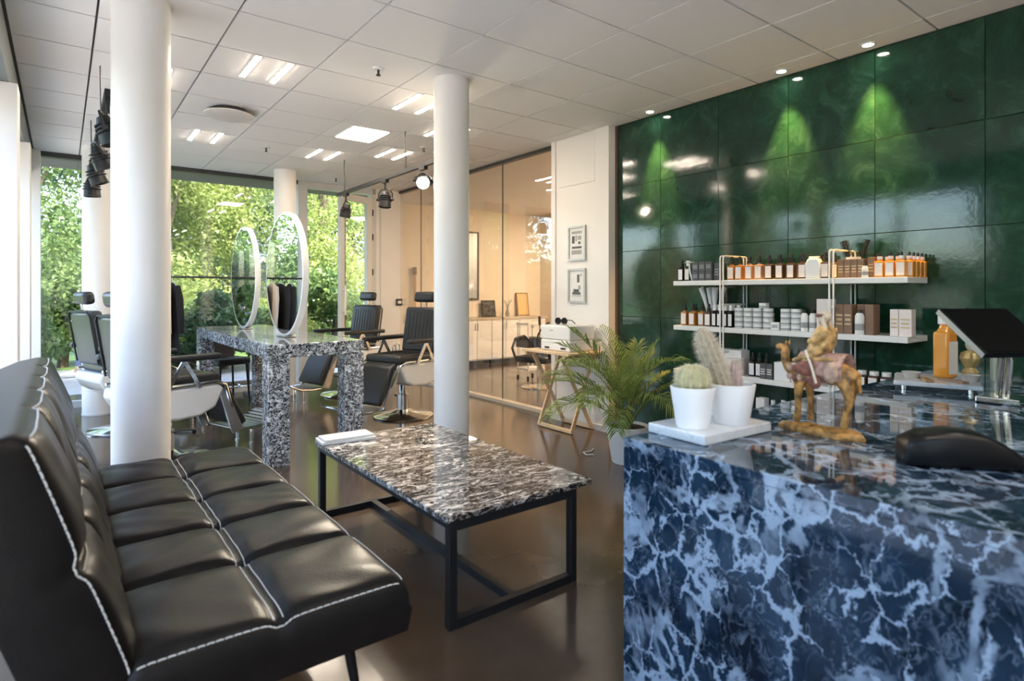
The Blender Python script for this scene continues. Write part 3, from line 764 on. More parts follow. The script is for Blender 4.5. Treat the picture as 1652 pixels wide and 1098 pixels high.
# ------------------------------------------------------------------ BARBER CHAIRS
def make_chair():
    t = thing('barber_chair', '', 'barber chair', (0,0,0), 0, 'barber chairs at the marble station')
    MB().lathe([(0.0,0.0),(0.30,0.0),(0.305,0.012),(0.29,0.022),(0.12,0.045),(0.07,0.07),(0.0,0.07)], 40).build('base', M_chrome, t)
    MB().lathe([(0.058,0.06),(0.058,0.22),(0.042,0.225),(0.042,0.36),(0.0,0.36)], 24).build('hydraulic_column', M_chrome, t)
    MB().cyl((0.03,-0.06,0.20),(0.05,-0.26,0.23),0.009,n=8).cyl((0.05,-0.26,0.23),(0.052,-0.30,0.232),0.016,n=10).build('pump_lever', M_black, t)
    prof = [(-0.30,0.555),(0.26,0.555),(0.30,0.52),(0.235,0.385),(0.12,0.335),(-0.05,0.325),(-0.18,0.35),(-0.27,0.41),(-0.315,0.49)]
    MB().prism(prof, -0.275, 0.275).build('white_shell', M_whitegl, t, bev=0.02, seg=3)
    MB().box(-0.27,0.29,-0.245,0.245,0.556,0.64).build('seat', M_leather2, t, bev=0.03, seg=3)
    for k in range(6):
        y = -0.15+0.06*k
        MB().tube([(-0.16,y,0.641),(0.0,y,0.643),(0.2,y,0.641)], 0.004, 5).build('seat_rib', M_leather2, t)
    # chrome trim round the seat side
    for s in (-1,1):
        MB().tube([(-0.29,0.27*s,0.575),(0.24,0.27*s,0.575),(0.31,0.27*s,0.545),(0.40,0.215*s,0.33),(0.455,0.215*s,0.17)], 0.013, 8).build('side_rail', M_chrome, t)
    # backrest
    B = Matrix.Translation((-0.245,0,0.60)) @ Matrix.Rotation(math.radians(-9),4,'Y')
    bk = MB().box(-0.05,0.05,-0.235,0.235,0.02,0.50,B).build('backrest', M_leather2, t, bev=0.032, seg=3)
    for k in range(7):
        y = -0.15+0.05*k
        p = [B@Vector((0.051,y,0.10)),B@Vector((0.054,y,0.27)),B@Vector((0.051,y,0.44))]
        MB().tube(p, 0.005, 5).build('back_rib', M_leather2, bk)
    MB().tube([B@Vector((-0.054,-0.235,0.05)),B@Vector((-0.054,-0.235,0.46)),B@Vector((-0.054,-0.19,0.50)),B@Vector((-0.054,0.19,0.50)),B@Vector((-0.054,0.235,0.46)),B@Vector((-0.054,0.235,0.05))],0.008,6).build('back_trim', M_black, bk)
    hr = MB().box(-0.035,0.05,-0.135,0.135,0.555,0.665,B).build('headrest', M_leather2, t, bev=0.03, seg=3)
    MB().cyl(B@Vector((-0.02,0,0.49)),B@Vector((-0.02,0,0.57)),0.012,n=8).build('headrest_post', M_chrome, hr)
    for s in (-1,1):
        a = MB().box(-0.33,0.24,0.315*s-0.032,0.315*s+0.032,0.755,0.80).build('armrest', M_leather2, t, bev=0.016, seg=3)
        MB().bar((-0.02,0.30*s,0.755),(-0.14,0.295*s,0.55),0.028,0.012,(0,1,0)).bar((-0.02,0.30*s,0.755),(0.10,0.295*s,0.55),0.028,0.012,(0,1,0)).build('arm_bracket', M_chrome, a)
    # leg rest and footplate
    LR = [(0.285,0.575),(0.365,0.545),(0.535,0.215),(0.475,0.18),(0.33,0.43),(0.27,0.52)]
    MB().prism(LR, -0.205, 0.205).build('leg_rest', M_leather2, t, bev=0.018, seg=3)
    for s in (-1,1):
        MB().prism([(0.285,0.50),(0.335,0.515),(0.485,0.165),(0.40,0.145),(0.375,0.20)], 0.222*s-0.010, 0.222*s+0.010).build('leg_frame', M_brushed, t)
    fp = MB()
    fp.tube([(0.43,-0.20,0.158),(0.60,-0.20,0.150),(0.74,-0.20,0.165),(0.86,-0.19,0.215),(0.87,-0.17,0.218),(0.87,0.17,0.218),(0.86,0.19,0.215),(0.74,0.20,0.165),(0.60,0.20,0.150),(0.43,0.20,0.158)],0.012,8)
    fr = fp.build('footrest', M_chrome, t)
    pth = [(0.455,0.165),(0.50,0.161),(0.545,0.158),(0.59,0.157),(0.635,0.158),(0.68,0.162),(0.725,0.169),(0.77,0.182),(0.81,0.198),(0.845,0.214)]
    for x, z in pth:
        MB().bar((x,-0.20,z),(x,0.20,z),0.026,0.010,(0,0,1)).build('footrest_slat', M_brushed, fr, smooth=False)
    for s in (-1,1):
        MB().cyl((0.64,0.10*s,0.008),(0.64,0.10*s,0.155),0.013,n=10).cyl((0.64,0.10*s,0.0),(0.64,0.10*s,0.010),0.022,n=12).build('footrest_foot', M_chrome, fr)
    MB().tube([( -0.22+0.03*math.cos(2*PI*k/14),-0.30,0.66+0.045*math.sin(2*PI*k/14)) for k in range(14)],0.005,6,closed=True).tube([( -0.17+0.025*math.cos(2*PI*k/14),-0.30,0.655+0.035*math.sin(2*PI*k/14)) for k in range(14)],0.005,6,closed=True).build('towel_ring', M_chrome, t)
    return t
ch0 = make_chair()
spots = [((2.76,5.44),PI+0.32,'black barber chair with white shell nearest the coffee table column'),
         ((2.78,7.00),PI+0.25,'black barber chair with white shell in front of the glass door'),
         ((0.62,5.10),0.34,'black barber chair half hidden behind the thick column, nearer one'),
         ((0.47,6.45),0.30,'black barber chair behind the thick column, farther one by the window')]
for k, ((x,y),rz,l) in enumerate(spots):
    c = ch0 if k == 0 else copy_tree(ch0)
    c.location = (x,y,0); c.rotation_euler = (0,0,rz); c['label'] = l
# ring on the near side for the chairs that face left stays with each copy

# black work stool beyond the station
s = thing('work_stool', 'black padded work stool with thin legs under the marble station', 'stool', (1.52, 7.45, 0), math.radians(20))
MB().box(-0.20,0.20,-0.18,0.18,0.42,0.50).build('seat', M_leather2, s, bev=0.025, seg=3)
MB().box(-0.20,0.20,0.15,0.20,0.48,0.72).build('backrest', M_leather2, s, bev=0.02, seg=3)
for x in (-0.16,0.16):
    for y in (-0.14,0.14):
        MB().cyl((x,y,0.43),(x*1.15,y*1.15,0.0),0.014,0.011,10).build('leg', M_black, s)
MB().tube([(0.17*math.cos(2*PI*k/20),0.15*math.sin(2*PI*k/20),0.16) for k in range(20)],0.008,6,closed=True).build('foot_ring', M_chrome, s)

# clothes rack along the far window
cr = thing('clothes_rack', 'dark metal clothes rail standing along the far window', 'clothes rack', (0, 7.62, 0))
rk = MB().cyl((0.50,0,1.43),(1.80,0,1.43),0.013,n=10).build('rail', M_darkframe, cr)
for x in (0.50, 1.80):
    MB().cyl((x,0,0.03),(x,0,1.445),0.012,n=10).build('post', M_darkframe, cr)
    MB().box(x-0.02,x+0.02,-0.2,0.2,0.0,0.03).build('foot', M_darkframe, cr, smooth=False)
def garment(x, name, label, col, L, rz):
    t = thing(name, label, 'clothing', (x, 7.62, 0), rz, 'clothes on the rail')
    m = MB()
    prof = []
    n = 14
    top = 1.36
    rows = [(1.365,0.05,0.03),(1.345,0.13,0.045),(1.31,0.20,0.055),(1.20,0.205,0.06),(1.05,0.195,0.06),(top-L*0.6,0.205,0.065),(top-L,0.215,0.07)]
    vs = []; fs = []
    K = 20
    for z, a, b in rows:
        for k in range(K):
            th = 2*PI*k/K; w = 1+0.12*math.sin(5*th+z*9)
            vs.append((0.7*b*w*math.sin(th), a*math.cos(th), z))
    for i in range(len(rows)-1):
        for k in range(K):
            fs.append((i*K+k,(i+1)*K+k,(i+1)*K+(k+1)%K,i*K+(k+1)%K))
    fs.append(tuple(range(K-1,-1,-1))); fs.append(tuple((len(rows)-1)*K+k for k in range(K)))
    m.add(vs, fs); m.build('body', col, t, ang=70)
    for s_ in (-1,1):
        MB().tube([(0,0.17*s_,1.315),(0.01,0.235*s_,1.18),(0.02,0.245*s_,0.98),(0.03,0.235*s_,0.80)],[0.04,0.042,0.038,0.034],10).build('sleeve', col, t, ang=70)
    MB().tube([(0,-0.18,1.325),(0,0,1.375),(0,0.18,1.325)],0.007,6).tube([(0,0,1.375),(0,0,1.40),(0.0,0.022,1.425),(0.0,0.012,1.448),(0.0,-0.012,1.450),(0,-0.02,1.435)],0.0035,6).build('hanger', mat('hanger_white', (0.75,0.73,0.70), 0.4), t)
M_cl = mat('black_cloth', (0.012,0.012,0.013), 0.85)
garment(0.66, 'coat', 'long black coat at the left of the clothes rail', M_cl, 0.85, 0.1)
garment(0.77, 'coat', 'black coat hanging beside the beige shirt, on its left', M_cl, 0.75, -0.08)
garment(0.88, 'shirt', 'pale beige shirt hanging among black coats', mat('beige_cloth', (0.62,0.52,0.42), 0.8), 0.62, 0.05)
garment(0.99, 'coat', 'black coat at the right end of the hanging clothes', M_cl, 0.78, 0.12)

# ------------------------------------------------------------------ RECEPTION COUNTER
CX0, CY1, CZ = 1.355, 1.215, 0.812
co = thing('reception_counter', 'big reception counter clad in black marble with white veins, skylight blue put into its colour', 'counter', (CX0, CY1, 0))
MB().box(0, XR-0.004-CX0, -2.9, 0, CZ-0.03, CZ).build('counter_top', M_counter, co, bev=0.0025, seg=1, smooth=False)
MB().box(0.001, 0.031, -2.9, 0.0, 0, CZ-0.03).build('front_panel', M_counter, co, smooth=False)
MB().box(0.032, XR-0.36-CX0, -0.031, -0.001, 0, CZ-0.03).build('end_panel', M_counter, co, smooth=False)

# white marble tray and three cacti
t = thing('marble_tray', 'white marble slab under the cactus pots at the counter corner', 'tray', (1.625, 1.10, CZ), math.radians(-3))
MB().box(-0.165,0.165,-0.11,0.105,0.0005,0.030).build('slab', M_wmarble, t, bev=0.004, seg=2, smooth=False)
def pot(parent, rb, rt, h):
    MB().lathe([(0.0,0.0),(rb*0.93,0.0),(rb,0.006),(rt,h),(rt-0.005,h+0.002),(rt-0.009,h),(rt-0.012,h-0.02),(0.0,h-0.021)],40).build('pot', M_whitepot, parent)
    MB().lathe([(0.0,h-0.016),(rt-0.016,h-0.018),(rt-0.02,h-0.03),(0,h-0.03)],24).build('soil', M_soil, parent)
def cactus(parent, name, pts, radii, ribs, colr, spine_col, nsp, slen, seed):
    rnd = random.Random(seed)
    pts = [Vector(p) for p in pts]
    n = ribs*4; m = MB(); vs = []; fs = []
    for i, p in enumerate(pts):
        d = (pts[min(i+1,len(pts)-1)]-pts[max(i-1,0)]).normalized()
        u = d.cross(Vector((0,1,0))).normalized() if abs(d.y) < 0.9 else Vector((1,0,0)); w = d.cross(u)
        for k in range(n):
            a = 2*PI*k/n; rr = radii[i]*(1+0.10*math.cos(ribs*a))
            vs.append(p+u*(rr*math.cos(a))+w*(rr*math.sin(a)))
    for i in range(len(pts)-1):
        for k in range(n):
            fs.append((i*n+k,i*n+(k+1)%n,(i+1)*n+(k+1)%n,(i+1)*n+k))
    fs.append(tuple((len(pts)-1)*n+k for k in range(n)))
    m.add(vs, fs); b = m.build(name, colr, parent, ang=80)
    sp = MB()
    for i in range(len(pts)-1):
        d = (pts[i+1]-pts[i])
        for k in range(ribs):
            for q in range(nsp):
                f = rnd.random(); base = vs[i*n+k*4]*(1-f)+vs[(i+1)*n+k*4]*f
                c = pts[i]*(1-f)+pts[i+1]*f
                out = (base-c).normalized()
                dirn = (out+Vector((rnd.gauss(0,.55),rnd.gauss(0,.55),rnd.gauss(0,.55)))).normalized()
                e = base+dirn*slen*(0.6+0.6*rnd.random())
                s_ = dirn.cross(Vector((0,0,1))); s_ = s_.normalized()*0.00045 if s_.length > 0.01 else Vector((0.00045,0,0))
                s2 = dirn.cross(s_).normalized()*0.00045
                sp.add([base-s_-s2, base+s_-s2, base+s2, e], [(0,1,3),(1,2,3),(2,0,3)])
    so = sp.build('spines', spine_col, b, smooth=False); so['kind'] = 'stuff'
M_cac1 = mat('cactus_green', (0.40,0.38,0.21), 0.6, noise=0.2, nscale=60)
M_cac2 = mat('cactus_grey', (0.36,0.31,0.22), 0.7, noise=0.2, nscale=50)
M_cac3 = mat('cactus_mauve', (0.44,0.33,0.32), 0.7, noise=0.15, nscale=50)
M_sp1 = mat('spine_pale', (0.80,0.74,0.55), 0.7); M_sp2 = mat('spine_grey', (0.74,0.66,0.54), 0.7)
PZ = CZ+0.0305
a = thing('potted_cactus', 'round ribbed cactus in a white pot, leftmost on the marble slab', 'cactus', (1.525, 1.09, PZ), 0, 'cacti on the counter')
pot(a, 0.049, 0.067, 0.122)
cactus(a, 'cactus_body', [(0,0,0.10),(0,0,0.125),(0,0,0.15),(0,0,0.17),(0,0,0.182),(0,0,0.188)], [0.034,0.044,0.046,0.040,0.026,0.008], 12, M_cac1, M_sp1, 26, 0.014, 1)
a = thing('potted_cactus', 'tall leaning hairy cactus in a white pot beside the round cactus', 'cactus', (1.672, 1.052, PZ), 0, 'cacti on the counter')
pot(a, 0.053, 0.072, 0.122)
pts = []; rad = []
for k in range(10):
    f = k/9; pts.append((-0.020-0.052*f, 0.012+0.050*f, 0.09+0.205*f)); rad.append(0.030*(1-0.10*f) if k < 8 else (0.020 if k == 8 else 0.005))
cactus(a, 'cactus_body', pts, rad, 11, M_cac2, M_sp2, 22, 0.019, 2)
pts = [(0.014,-0.008,0.09),(0.020,-0.004,0.13),(0.022,0.0,0.165),(0.022,0.0,0.185),(0.022,0.0,0.192)]
cactus(a, 'cactus_body', pts, [0.014,0.016,0.015,0.009,0.003], 9, M_cac3, M_sp2, 12, 0.012, 3)
a = thing('potted_cactus', 'low mauve cactus in a white pot behind the tall hairy one', 'cactus', (1.762, 1.132, PZ), 0, 'cacti on the counter')
pot(a, 0.049, 0.066, 0.118)
cactus(a, 'cactus_body', [(0,0,0.09),(0,0,0.12),(0,0,0.145),(0,0,0.16),(0,0,0.166)], [0.034,0.040,0.034,0.02,0.006], 12, M_cac3, M_sp2, 12, 0.010, 4)

# ------------------------------------------------------------------ CAMEL FIGURINE
M_camel = mat('camel_ochre', (0.36,0.19,0.055), 0.45, noise=0.75, nscale=42, bump=0.3, bscale=70)
M_camel2 = mat('camel_orange', (0.66,0.27,0.05), 0.5, noise=0.3, nscale=30)
M_cloth1 = mat('saddle_red_brown', (0.20,0.075,0.055), 0.7, noise=0.4, nscale=60, bump=0.4, bscale=90)
M_robe = mat('rider_robe', (0.42,0.26,0.10), 0.5, noise=0.7, nscale=48, bump=0.3, bscale=60)
M_bag = mat('saddle_bag', (0.40,0.27,0.20), 0.6, noise=0.4, nscale=50)
M_mauve = mat('camel_blanket', (0.34,0.21,0.17), 0.6, noise=0.7, nscale=55)
cf = thing('camel_figurine', 'carved camel figurine with a seated rider on an ochre base', 'figurine', (1.875, 0.865, CZ), math.radians(90))
rnd = random.Random(4)
m = MB(); vs = []; fs = []; n = 28
for zz, k_ in ((0.0,1.0),(0.008,1.02),(0.017,0.93),(0.021,0.75),(0.022,0.0)):
    for k in range(n):
        a_ = 2*PI*k/n; j = 1+0.07*math.sin(3*a_+1)+0.05*math.sin(7*a_)
        vs.append((0.125*k_*j*math.cos(a_), 0.048*k_*j*math.sin(a_), zz+0.0005+(0.004*math.sin(5*a_) if zz > 0.01 else 0)))
for i in range(4):
    for k in range(n): fs.append((i*n+k,i*n+(k+1)%n,(i+1)*n+(k+1)%n,(i+1)*n+k))
fs.append(tuple(range(n-1,-1,-1)))
m.add(vs, fs); m.build('base', M_camel, cf, ang=50)
V = [(0,0,0.205),(0.035,0,0.200),(0.065,0,0.195),(0.088,0,0.187),(0.108,0,0.190),(0.120,0,0.215),(0.120,0,0.245),(0.118,0,0.262),(0.136,0,0.264),(0.152,0,0.258),
     (-0.035,0,0.207),(-0.070,0,0.203),(-0.095,0,0.190),(-0.104,0,0.165),(-0.106,0,0.135),
     (0.062,0.022,0.165),(0.066,0.024,0.115),(0.066,0.024,0.068),(0.072,0.024,0.028),
     (0.058,-0.022,0.165),(0.050,-0.024,0.115),(0.048,-0.024,0.068),(0.052,-0.024,0.028),
     (-0.075,0.022,0.165),(-0.088,0.024,0.118),(-0.076,0.024,0.068),(-0.070,0.024,0.028),
     (-0.068,-0.022,0.165),(-0.072,-0.024,0.118),(-0.058,-0.024,0.068),(-0.052,-0.024,0.028),
     (0,0,0.235)]
Ed = [(0,1),(1,2),(2,3),(3,4),(4,5),(5,6),(6,7),(7,8),(8,9),(0,10),(10,11),(11,12),(12,13),(13,14),(2,15),(15,16),(16,17),(17,18),(2,19),(19,20),(20,21),(21,22),(11,23),(23,24),(24,25),(25,26),(11,27),(27,28),(28,29),(29,30),(0,31)]
Rr = [0.046,0.044,0.038,0.024,0.017,0.014,0.013,0.014,0.012,0.009, 0.046,0.042,0.020,0.007,0.006, 0.020,0.011,0.010,0.013, 0.020,0.011,0.010,0.013, 0.024,0.013,0.010,0.013, 0.024,0.013,0.010,0.013, 0.03]
skin('camel_body', V, Ed, Rr, M_camel, cf, 2)
for s_ in (-1,1):
    MB().ball((0.112,0.010*s_,0.276),0.004,0.003,0.008,8,6).build('ear', M_camel, cf)
# blanket, tassels and bags
bl = MB(); vs = []; fs = []
for i in range(13):
    a_ = -1.9+3.8*i/12
    for x in (-0.075,-0.03,0.02,0.062):
        rr = 0.053+0.003*math.sin(9*x*10)
        vs.append((x, rr*math.sin(a_)*(1.0), 0.200+rr*math.cos(a_)*1.05 if abs(a_) < 1.5 else 0.200+rr*math.cos(a_)*1.6))
for i in range(12):
    for k in range(3): fs.append((i*4+k,i*4+k+1,(i+1)*4+k+1,(i+1)*4+k))
bl.add(vs, fs); b = bl.build('saddle_blanket', M_mauve, cf, ang=60); sm = b.modifiers.new('thick','SOLIDIFY'); sm.thickness = 0.004
for k in range(8):
    for s_ in (-1,1):
        MB().ball((0.080-0.016*(k%4), 0.050*s_, 0.205-0.030*(k//4)-0.004*(k%2)), 0.010, 0.007, 0.011, 8, 6).build('tassel', M_cloth1 if k % 2 else M_bag, cf)
for s_ in (-1,1):
    MB().tube([(0.07,0.046*s_,0.225),(0.04,0.054*s_,0.240),(0.0,0.058*s_,0.236),(-0.05,0.054*s_,0.240)],0.006,6).build('saddle_cord', M_robe, cf)
    MB().ball((0.0,0.054*s_,0.165),0.020,0.010,0.020,10,7).build('saddle_bag', M_cloth1, cf)
for s_ in (-1,1):
    MB().ball((0.028, 0.055*s_, 0.205), 0.028, 0.016, 0.024, 12, 8).build('saddle_bag', M_cloth1, cf)
    MB().ball((-0.045, 0.052*s_, 0.20), 0.022, 0.013, 0.034, 12, 8).build('saddle_bag', M_bag, cf)
    MB().tube([(0.03,0.05*s_,0.26),(0.0,0.072*s_,0.21),(-0.01,0.066*s_,0.165)],0.004,6).build('strap', mat('strap_pale', (0.66,0.58,0.48), 0.6), cf)
# rider
V = [(-0.005,0,0.255),(-0.006,0,0.285),(-0.006,0,0.318),(-0.004,0,0.338),(0.0,0,0.358),
     (-0.006,0.026,0.318),(0.010,0.036,0.290),(0.034,0.020,0.285),
     (-0.006,-0.026,0.318),(0.010,-0.036,0.290),(0.034,-0.020,0.285),
     (0.020,0.030,0.250),(0.034,0.046,0.215),(0.030,0.050,0.180),(0.046,0.052,0.174),
     (0.020,-0.030,0.250),(0.034,-0.046,0.215),(0.030,-0.050,0.180),(0.046,-0.052,0.174)]
Ed = [(0,1),(1,2),(2,3),(3,4),(2,5),(5,6),(6,7),(2,8),(8,9),(9,10),(0,11),(11,12),(12,13),(13,14),(0,15),(15,16),(16,17),(17,18)]
Rr = [0.040,0.036,0.031,0.014,0.018,0.021,0.014,0.010,0.021,0.014,0.010,0.022,0.016,0.011,0.008,0.022,0.016,0.011,0.008]
rd = skin('rider', V, Ed, Rr, M_robe, cf, 2)
MB().ball((-0.004,0,0.365),0.020,0.020,0.018,14,9).tube([(-0.006,0.019,0.36),(-0.014,0.021,0.335),(-0.02,0.019,0.31)],[0.007,0.008,0.004],6).tube([(-0.006,-0.019,0.36),(-0.014,-0.021,0.335),(-0.02,-0.019,0.31)],[0.007,0.008,0.004],6).build('headscarf', mat('scarf', (0.52,0.44,0.33), 0.7), rd)
MB().lathe([(0.019,0.362),(0.021,0.366),(0.021,0.370),(0.019,0.373)],14,closed=True).build('headband', M_cloth1, rd)
for q in (14, 18, 22, 26, 30): pass

# ------------------------------------------------------------------ RIGHT END OF THE COUNTER
tz = CZ
t = thing('serving_tray', 'pale marble tray on small feet holding the amber bottle', 'tray', (3.20, 0.97, tz), math.radians(18))
MB().box(-0.17,0.17,-0.16,0.16,0.022,0.042).build('slab', M_wmarble, t, bev=0.004, smooth=False)
for x in (-0.13,0.13):
    for y in (-0.12,0.12):
        MB().cyl((x,y,0.0005),(x,y,0.022),0.012,n=12).build('foot', M_chrome, t)
M_amberl = mat('amber_liquid', (0.72,0.30,0.035), 0.12, spec=0.6, coat=0.5)
M_label = mat('label_white', (0.80,0.74,0.70), 0.55)
M_labelc = mat('label_cool', (0.80,0.79,0.78), 0.5)
M_cap = mat('cap_black', (0.015,0.015,0.015), 0.35)
TT = tz+0.0425
b = thing('amber_bottle', 'large square amber bottle with white cap on the marble tray', 'bottle', (3.27, 0.955, TT), math.radians(75))
MB().box(-0.036,0.036,-0.036,0.036,0.0,0.215).build('body', M_amberl, b, bev=0.012, seg=3)
MB().lathe([(0.0,0.213),(0.034,0.214),(0.024,0.232),(0.02,0.25),(0.0,0.25)],20).build('neck', M_amberl, b)
MB().box(-0.0375,-0.0362,-0.030,0.030,0.02,0.17).build('label', M_labelc, b, smooth=False)
MB().lathe([(0.0,0.25),(0.028,0.25),(0.028,0.285),(0.020,0.30),(0.0,0.30)],20).build('cap', M_labelc, b)
b = thing('perfume_bottle', 'golden round perfume bottle with tall stopper behind the amber bottle', 'bottle', (3.33, 0.875, TT), 0)
MB().lathe([(0.0,0.0),(0.03,0.0),(0.034,0.03),(0.02,0.05),(0.034,0.07),(0.042,0.095),(0.034,0.12),(0.014,0.13),(0.0,0.13)],24).build('flask', mat('gold_glass', (0.72,0.55,0.25), 0.15, metal=0.6), b)
MB().lathe([(0.0,0.13),(0.010,0.131),(0.018,0.145),(0.020,0.16),(0.010,0.175),(0.0,0.18)],16).build('stopper', mat('clear_stopper', (0.80,0.78,0.72), 0.1), b)
b = thing('glass_stopper_bottle', 'clear pointed bottle showing above the black screen', 'bottle', (3.72, 0.86, CZ+0.0005), 0)
MB().lathe([(0.0,0.0),(0.035,0.0),(0.038,0.20),(0.02,0.24),(0.012,0.28),(0.012,0.30),(0.0,0.30)],20).build('flask', mat('clear_flask', (0.55,0.62,0.56), 0.08, trans=0.5), b)
MB().lathe([(0.0,0.30),(0.022,0.302),(0.022,0.315),(0.010,0.345),(0.0,0.35)],16).build('stopper', M_labelc, b)
for k, (x,y,rz,l,c) in enumerate(((3.10,0.985,0.5,'first wooden comb lying on the marble tray, nearest the counter edge','comb_wood'),
                                (3.155,0.90,1.0,'second wooden comb lying on the marble tray beside the first','comb_wood2'))):
    t = thing('wooden_comb', l, 'comb', (x,y,TT), rz, 'combs on the tray')
    mc = mat(c, (0.45,0.28,0.14) if k == 0 else (0.36,0.22,0.13), 0.6)
    MB().box(-0.07,0.07,-0.006,0.008,0.0,0.008).build('spine', mc, t, bev=0.002, smooth=False)
    tt = MB()
    for q in range(22): tt.box(-0.068+q*0.0062,-0.0648+q*0.0062,-0.026,-0.006,0.001,0.007)
    tt.build('teeth', mc, t, smooth=False)
for k, (x,y,l) in enumerate(((3.13,1.045,'clear glass dish at the left of the marble tray'),(3.22,0.845,'clear glass dish at the right of the marble tray'))):
    t = thing('glass_dish', l, 'dish', (x,y,TT), 0, 'glass dishes on the tray')
    MB().lathe([(0.0,0.0),(0.028,0.0),(0.040,0.03),(0.037,0.03),(0.026,0.004),(0.0,0.004)],24).build('bowl', mat('dish_glass', (0.78,0.76,0.70), 0.08, trans=0.4), t)
    for q in range(5):
        MB().ball((0.014*math.cos(q*1.3),0.014*math.sin(q*1.3),0.014+0.003*(q%2)),0.009,n=8,m=6).build('bead', mat('bead_tan', (0.55,0.38,0.22), 0.5), t)
# touch screen
A = Vector((2.84,0.85,1.187)); Dv = Vector((-0.09,-0.18,-0.165)); Bv = Vector((0.28,-0.15,0.0))
nrm = Dv.cross(Bv).normalized()
if nrm.z < 0: nrm = -nrm
mon = thing('touch_screen', 'black tilted touch screen on a chrome stand on the counter', 'screen', (2.93,0.68,CZ))
ex = Bv.normalized(); ey = nrm.cross(ex).normalized()
ctr = A+Dv*0.5+Bv*0.5 - Vector((2.93,0.68,CZ))
Mm = Matrix(((ex.x,ey.x,nrm.x,ctr.x),(ex.y,ey.y,nrm.y,ctr.y),(ex.z,ey.z,nrm.z,ctr.z),(0,0,0,1)))
MB().box(-0.16,0.16,-0.13,0.13,-0.026,0.0,Mm).build('housing', M_blackpl, mon, bev=0.004, smooth=False)
MB().box(-0.15,0.15,-0.12,0.12,0.0,0.0015,Mm).build('screen_face', mat('screen_black', (0.004,0.004,0.005), 0.5, spec=0.15), mon, smooth=False)
MB().box(-0.163,-0.158,-0.128,0.128,-0.026,-0.004,Mm).build('side_edge', M_brushed, mon, smooth=False)
bot = Mm @ Vector((0.02,-0.02,-0.026))
for s_ in (-0.018,0.018):
    MB().tube([bot+Vector((s_,s_,0)), bot+Vector((s_+0.02,s_-0.01,-0.09)), Vector((0.05+s_,0.0+s_,0.02))],0.012,10).build('stand_arm', M_chrome, mon)
MB().box(-0.02,0.12,-0.07,0.07,0.0005,0.026).build('stand_base', M_chrome, mon, bev=0.005, smooth=False)
# card terminal
ctm = thing('card_terminal', 'black rounded card terminal lying on the near end of the counter', 'card terminal', (1.80,0.50,CZ), math.radians(-50))
m = MB(); vs = []; fs = []; K = 24
secs = [(-0.130,0.03,0.04,0),(-0.124,0.044,0.066,0),(-0.085,0.052,0.086,0),(-0.02,0.054,0.096,0),(0.04,0.052,0.090,0),(0.085,0.050,0.070,0),(0.122,0.046,0.044,0),(0.130,0.033,0.026,0)]
for x, w, hgt, _ in secs:
    for k in range(K):
        a_ = 2*PI*k/K; cs, sn = math.cos(a_), math.sin(a_)
        yy = w*math.copysign(abs(cs)**0.5, cs); zz = hgt*0.5*(1+math.copysign(abs(sn)**0.5, sn))
        vs.append((x,yy,zz+0.0005))
for i in range(len(secs)-1):
    for k in range(K): fs.append((i*K+k,(i+1)*K+k,(i+1)*K+(k+1)%K,i*K+(k+1)%K))
fs.append(tuple(range(K))); fs.append(tuple((len(secs)-1)*K+k for k in range(K-1,-1,-1)))
m.add(vs, fs); m.build('body', M_blackpl, ctm, ang=60)
MB().tube([(0.14,0,0.015),(0.19,-0.01,0.02),(0.26,-0.04,0.006),(0.34,-0.05,0.006)],0.006,8).build('cable', M_blackpl, ctm)

# ------------------------------------------------------------------ SHELVES
SX0, SX1 = 3.68, 3.972
sh = thing('wall_shelf', 'white shelving with ladder frames on the green stone wall', 'shelf', (0,0,0))
M_shelf = mat('shelf_white', (0.80,0.79,0.76), 0.4)
STOP = [1.338, 1.006, 0.680, 0.345]
for z in STOP:
    MB().box(SX0-0.004, SX1, 1.245, 2.80, z-0.034, z).build('shelf_board', M_shelf, sh, bev=0.002, seg=1, smooth=False)
for y in (2.385, 1.645):
    for e in (-0.012, 0.012):
        MB().tube([(SX0-0.010,y+e,0.0),(SX0-0.010,y+e,1.490),(SX0-0.004,y+e,1.504),(SX0+0.010,y+e,1.508),(SX1-0.022,y+e,1.508),(SX1-0.010,y+e,1.504),(SX1-0.006,y+e,1.490),(SX1-0.006,y+e,0.0)],0.0055,8).build('bent_rod', M_shelf, sh)
    for z in (1.165, 0.835, 0.505):
        MB().box(SX0-0.002, SX1-0.02, y-0.008, y+0.008, z-0.008, z+0.008).build('rung', M_shelf, sh, smooth=False)

# ---- products
M_amber = mat('amber_glass', (0.40,0.17,0.035), 0.15, spec=0.6, coat=0.4)
M_pinkam = mat('rose_amber', (0.48,0.26,0.15), 0.18, spec=0.6, coat=0.3)
M_brown = mat('brown_glass', (0.085,0.045,0.03), 0.15, coat=0.3)
M_brownbox = mat('brown_card', (0.245,0.150,0.095), 0.6)
M_gold = mat('gold_print', (0.62,0.48,0.28), 0.5)
M_greybox = mat('grey_card', (0.085,0.09,0.095), 0.6)
M_greypr = mat('grey_print', (0.34,0.35,0.35), 0.6)
M_tin = mat('tin_silver', (0.80,0.80,0.79), 0.30, metal=0.3)
M_tinlab = mat('tin_label', (0.80,0.80,0.80), 0.5)
M_inkd = mat('dark_print', (0.09,0.09,0.10), 0.6)
M_rubber = mat('rubber_black', (0.014,0.016,0.014), 0.5)
M_pink = mat('pale_box', (0.80,0.72,0.69), 0.6)
M_whbox = mat('white_card', (0.80,0.80,0.79), 0.55)

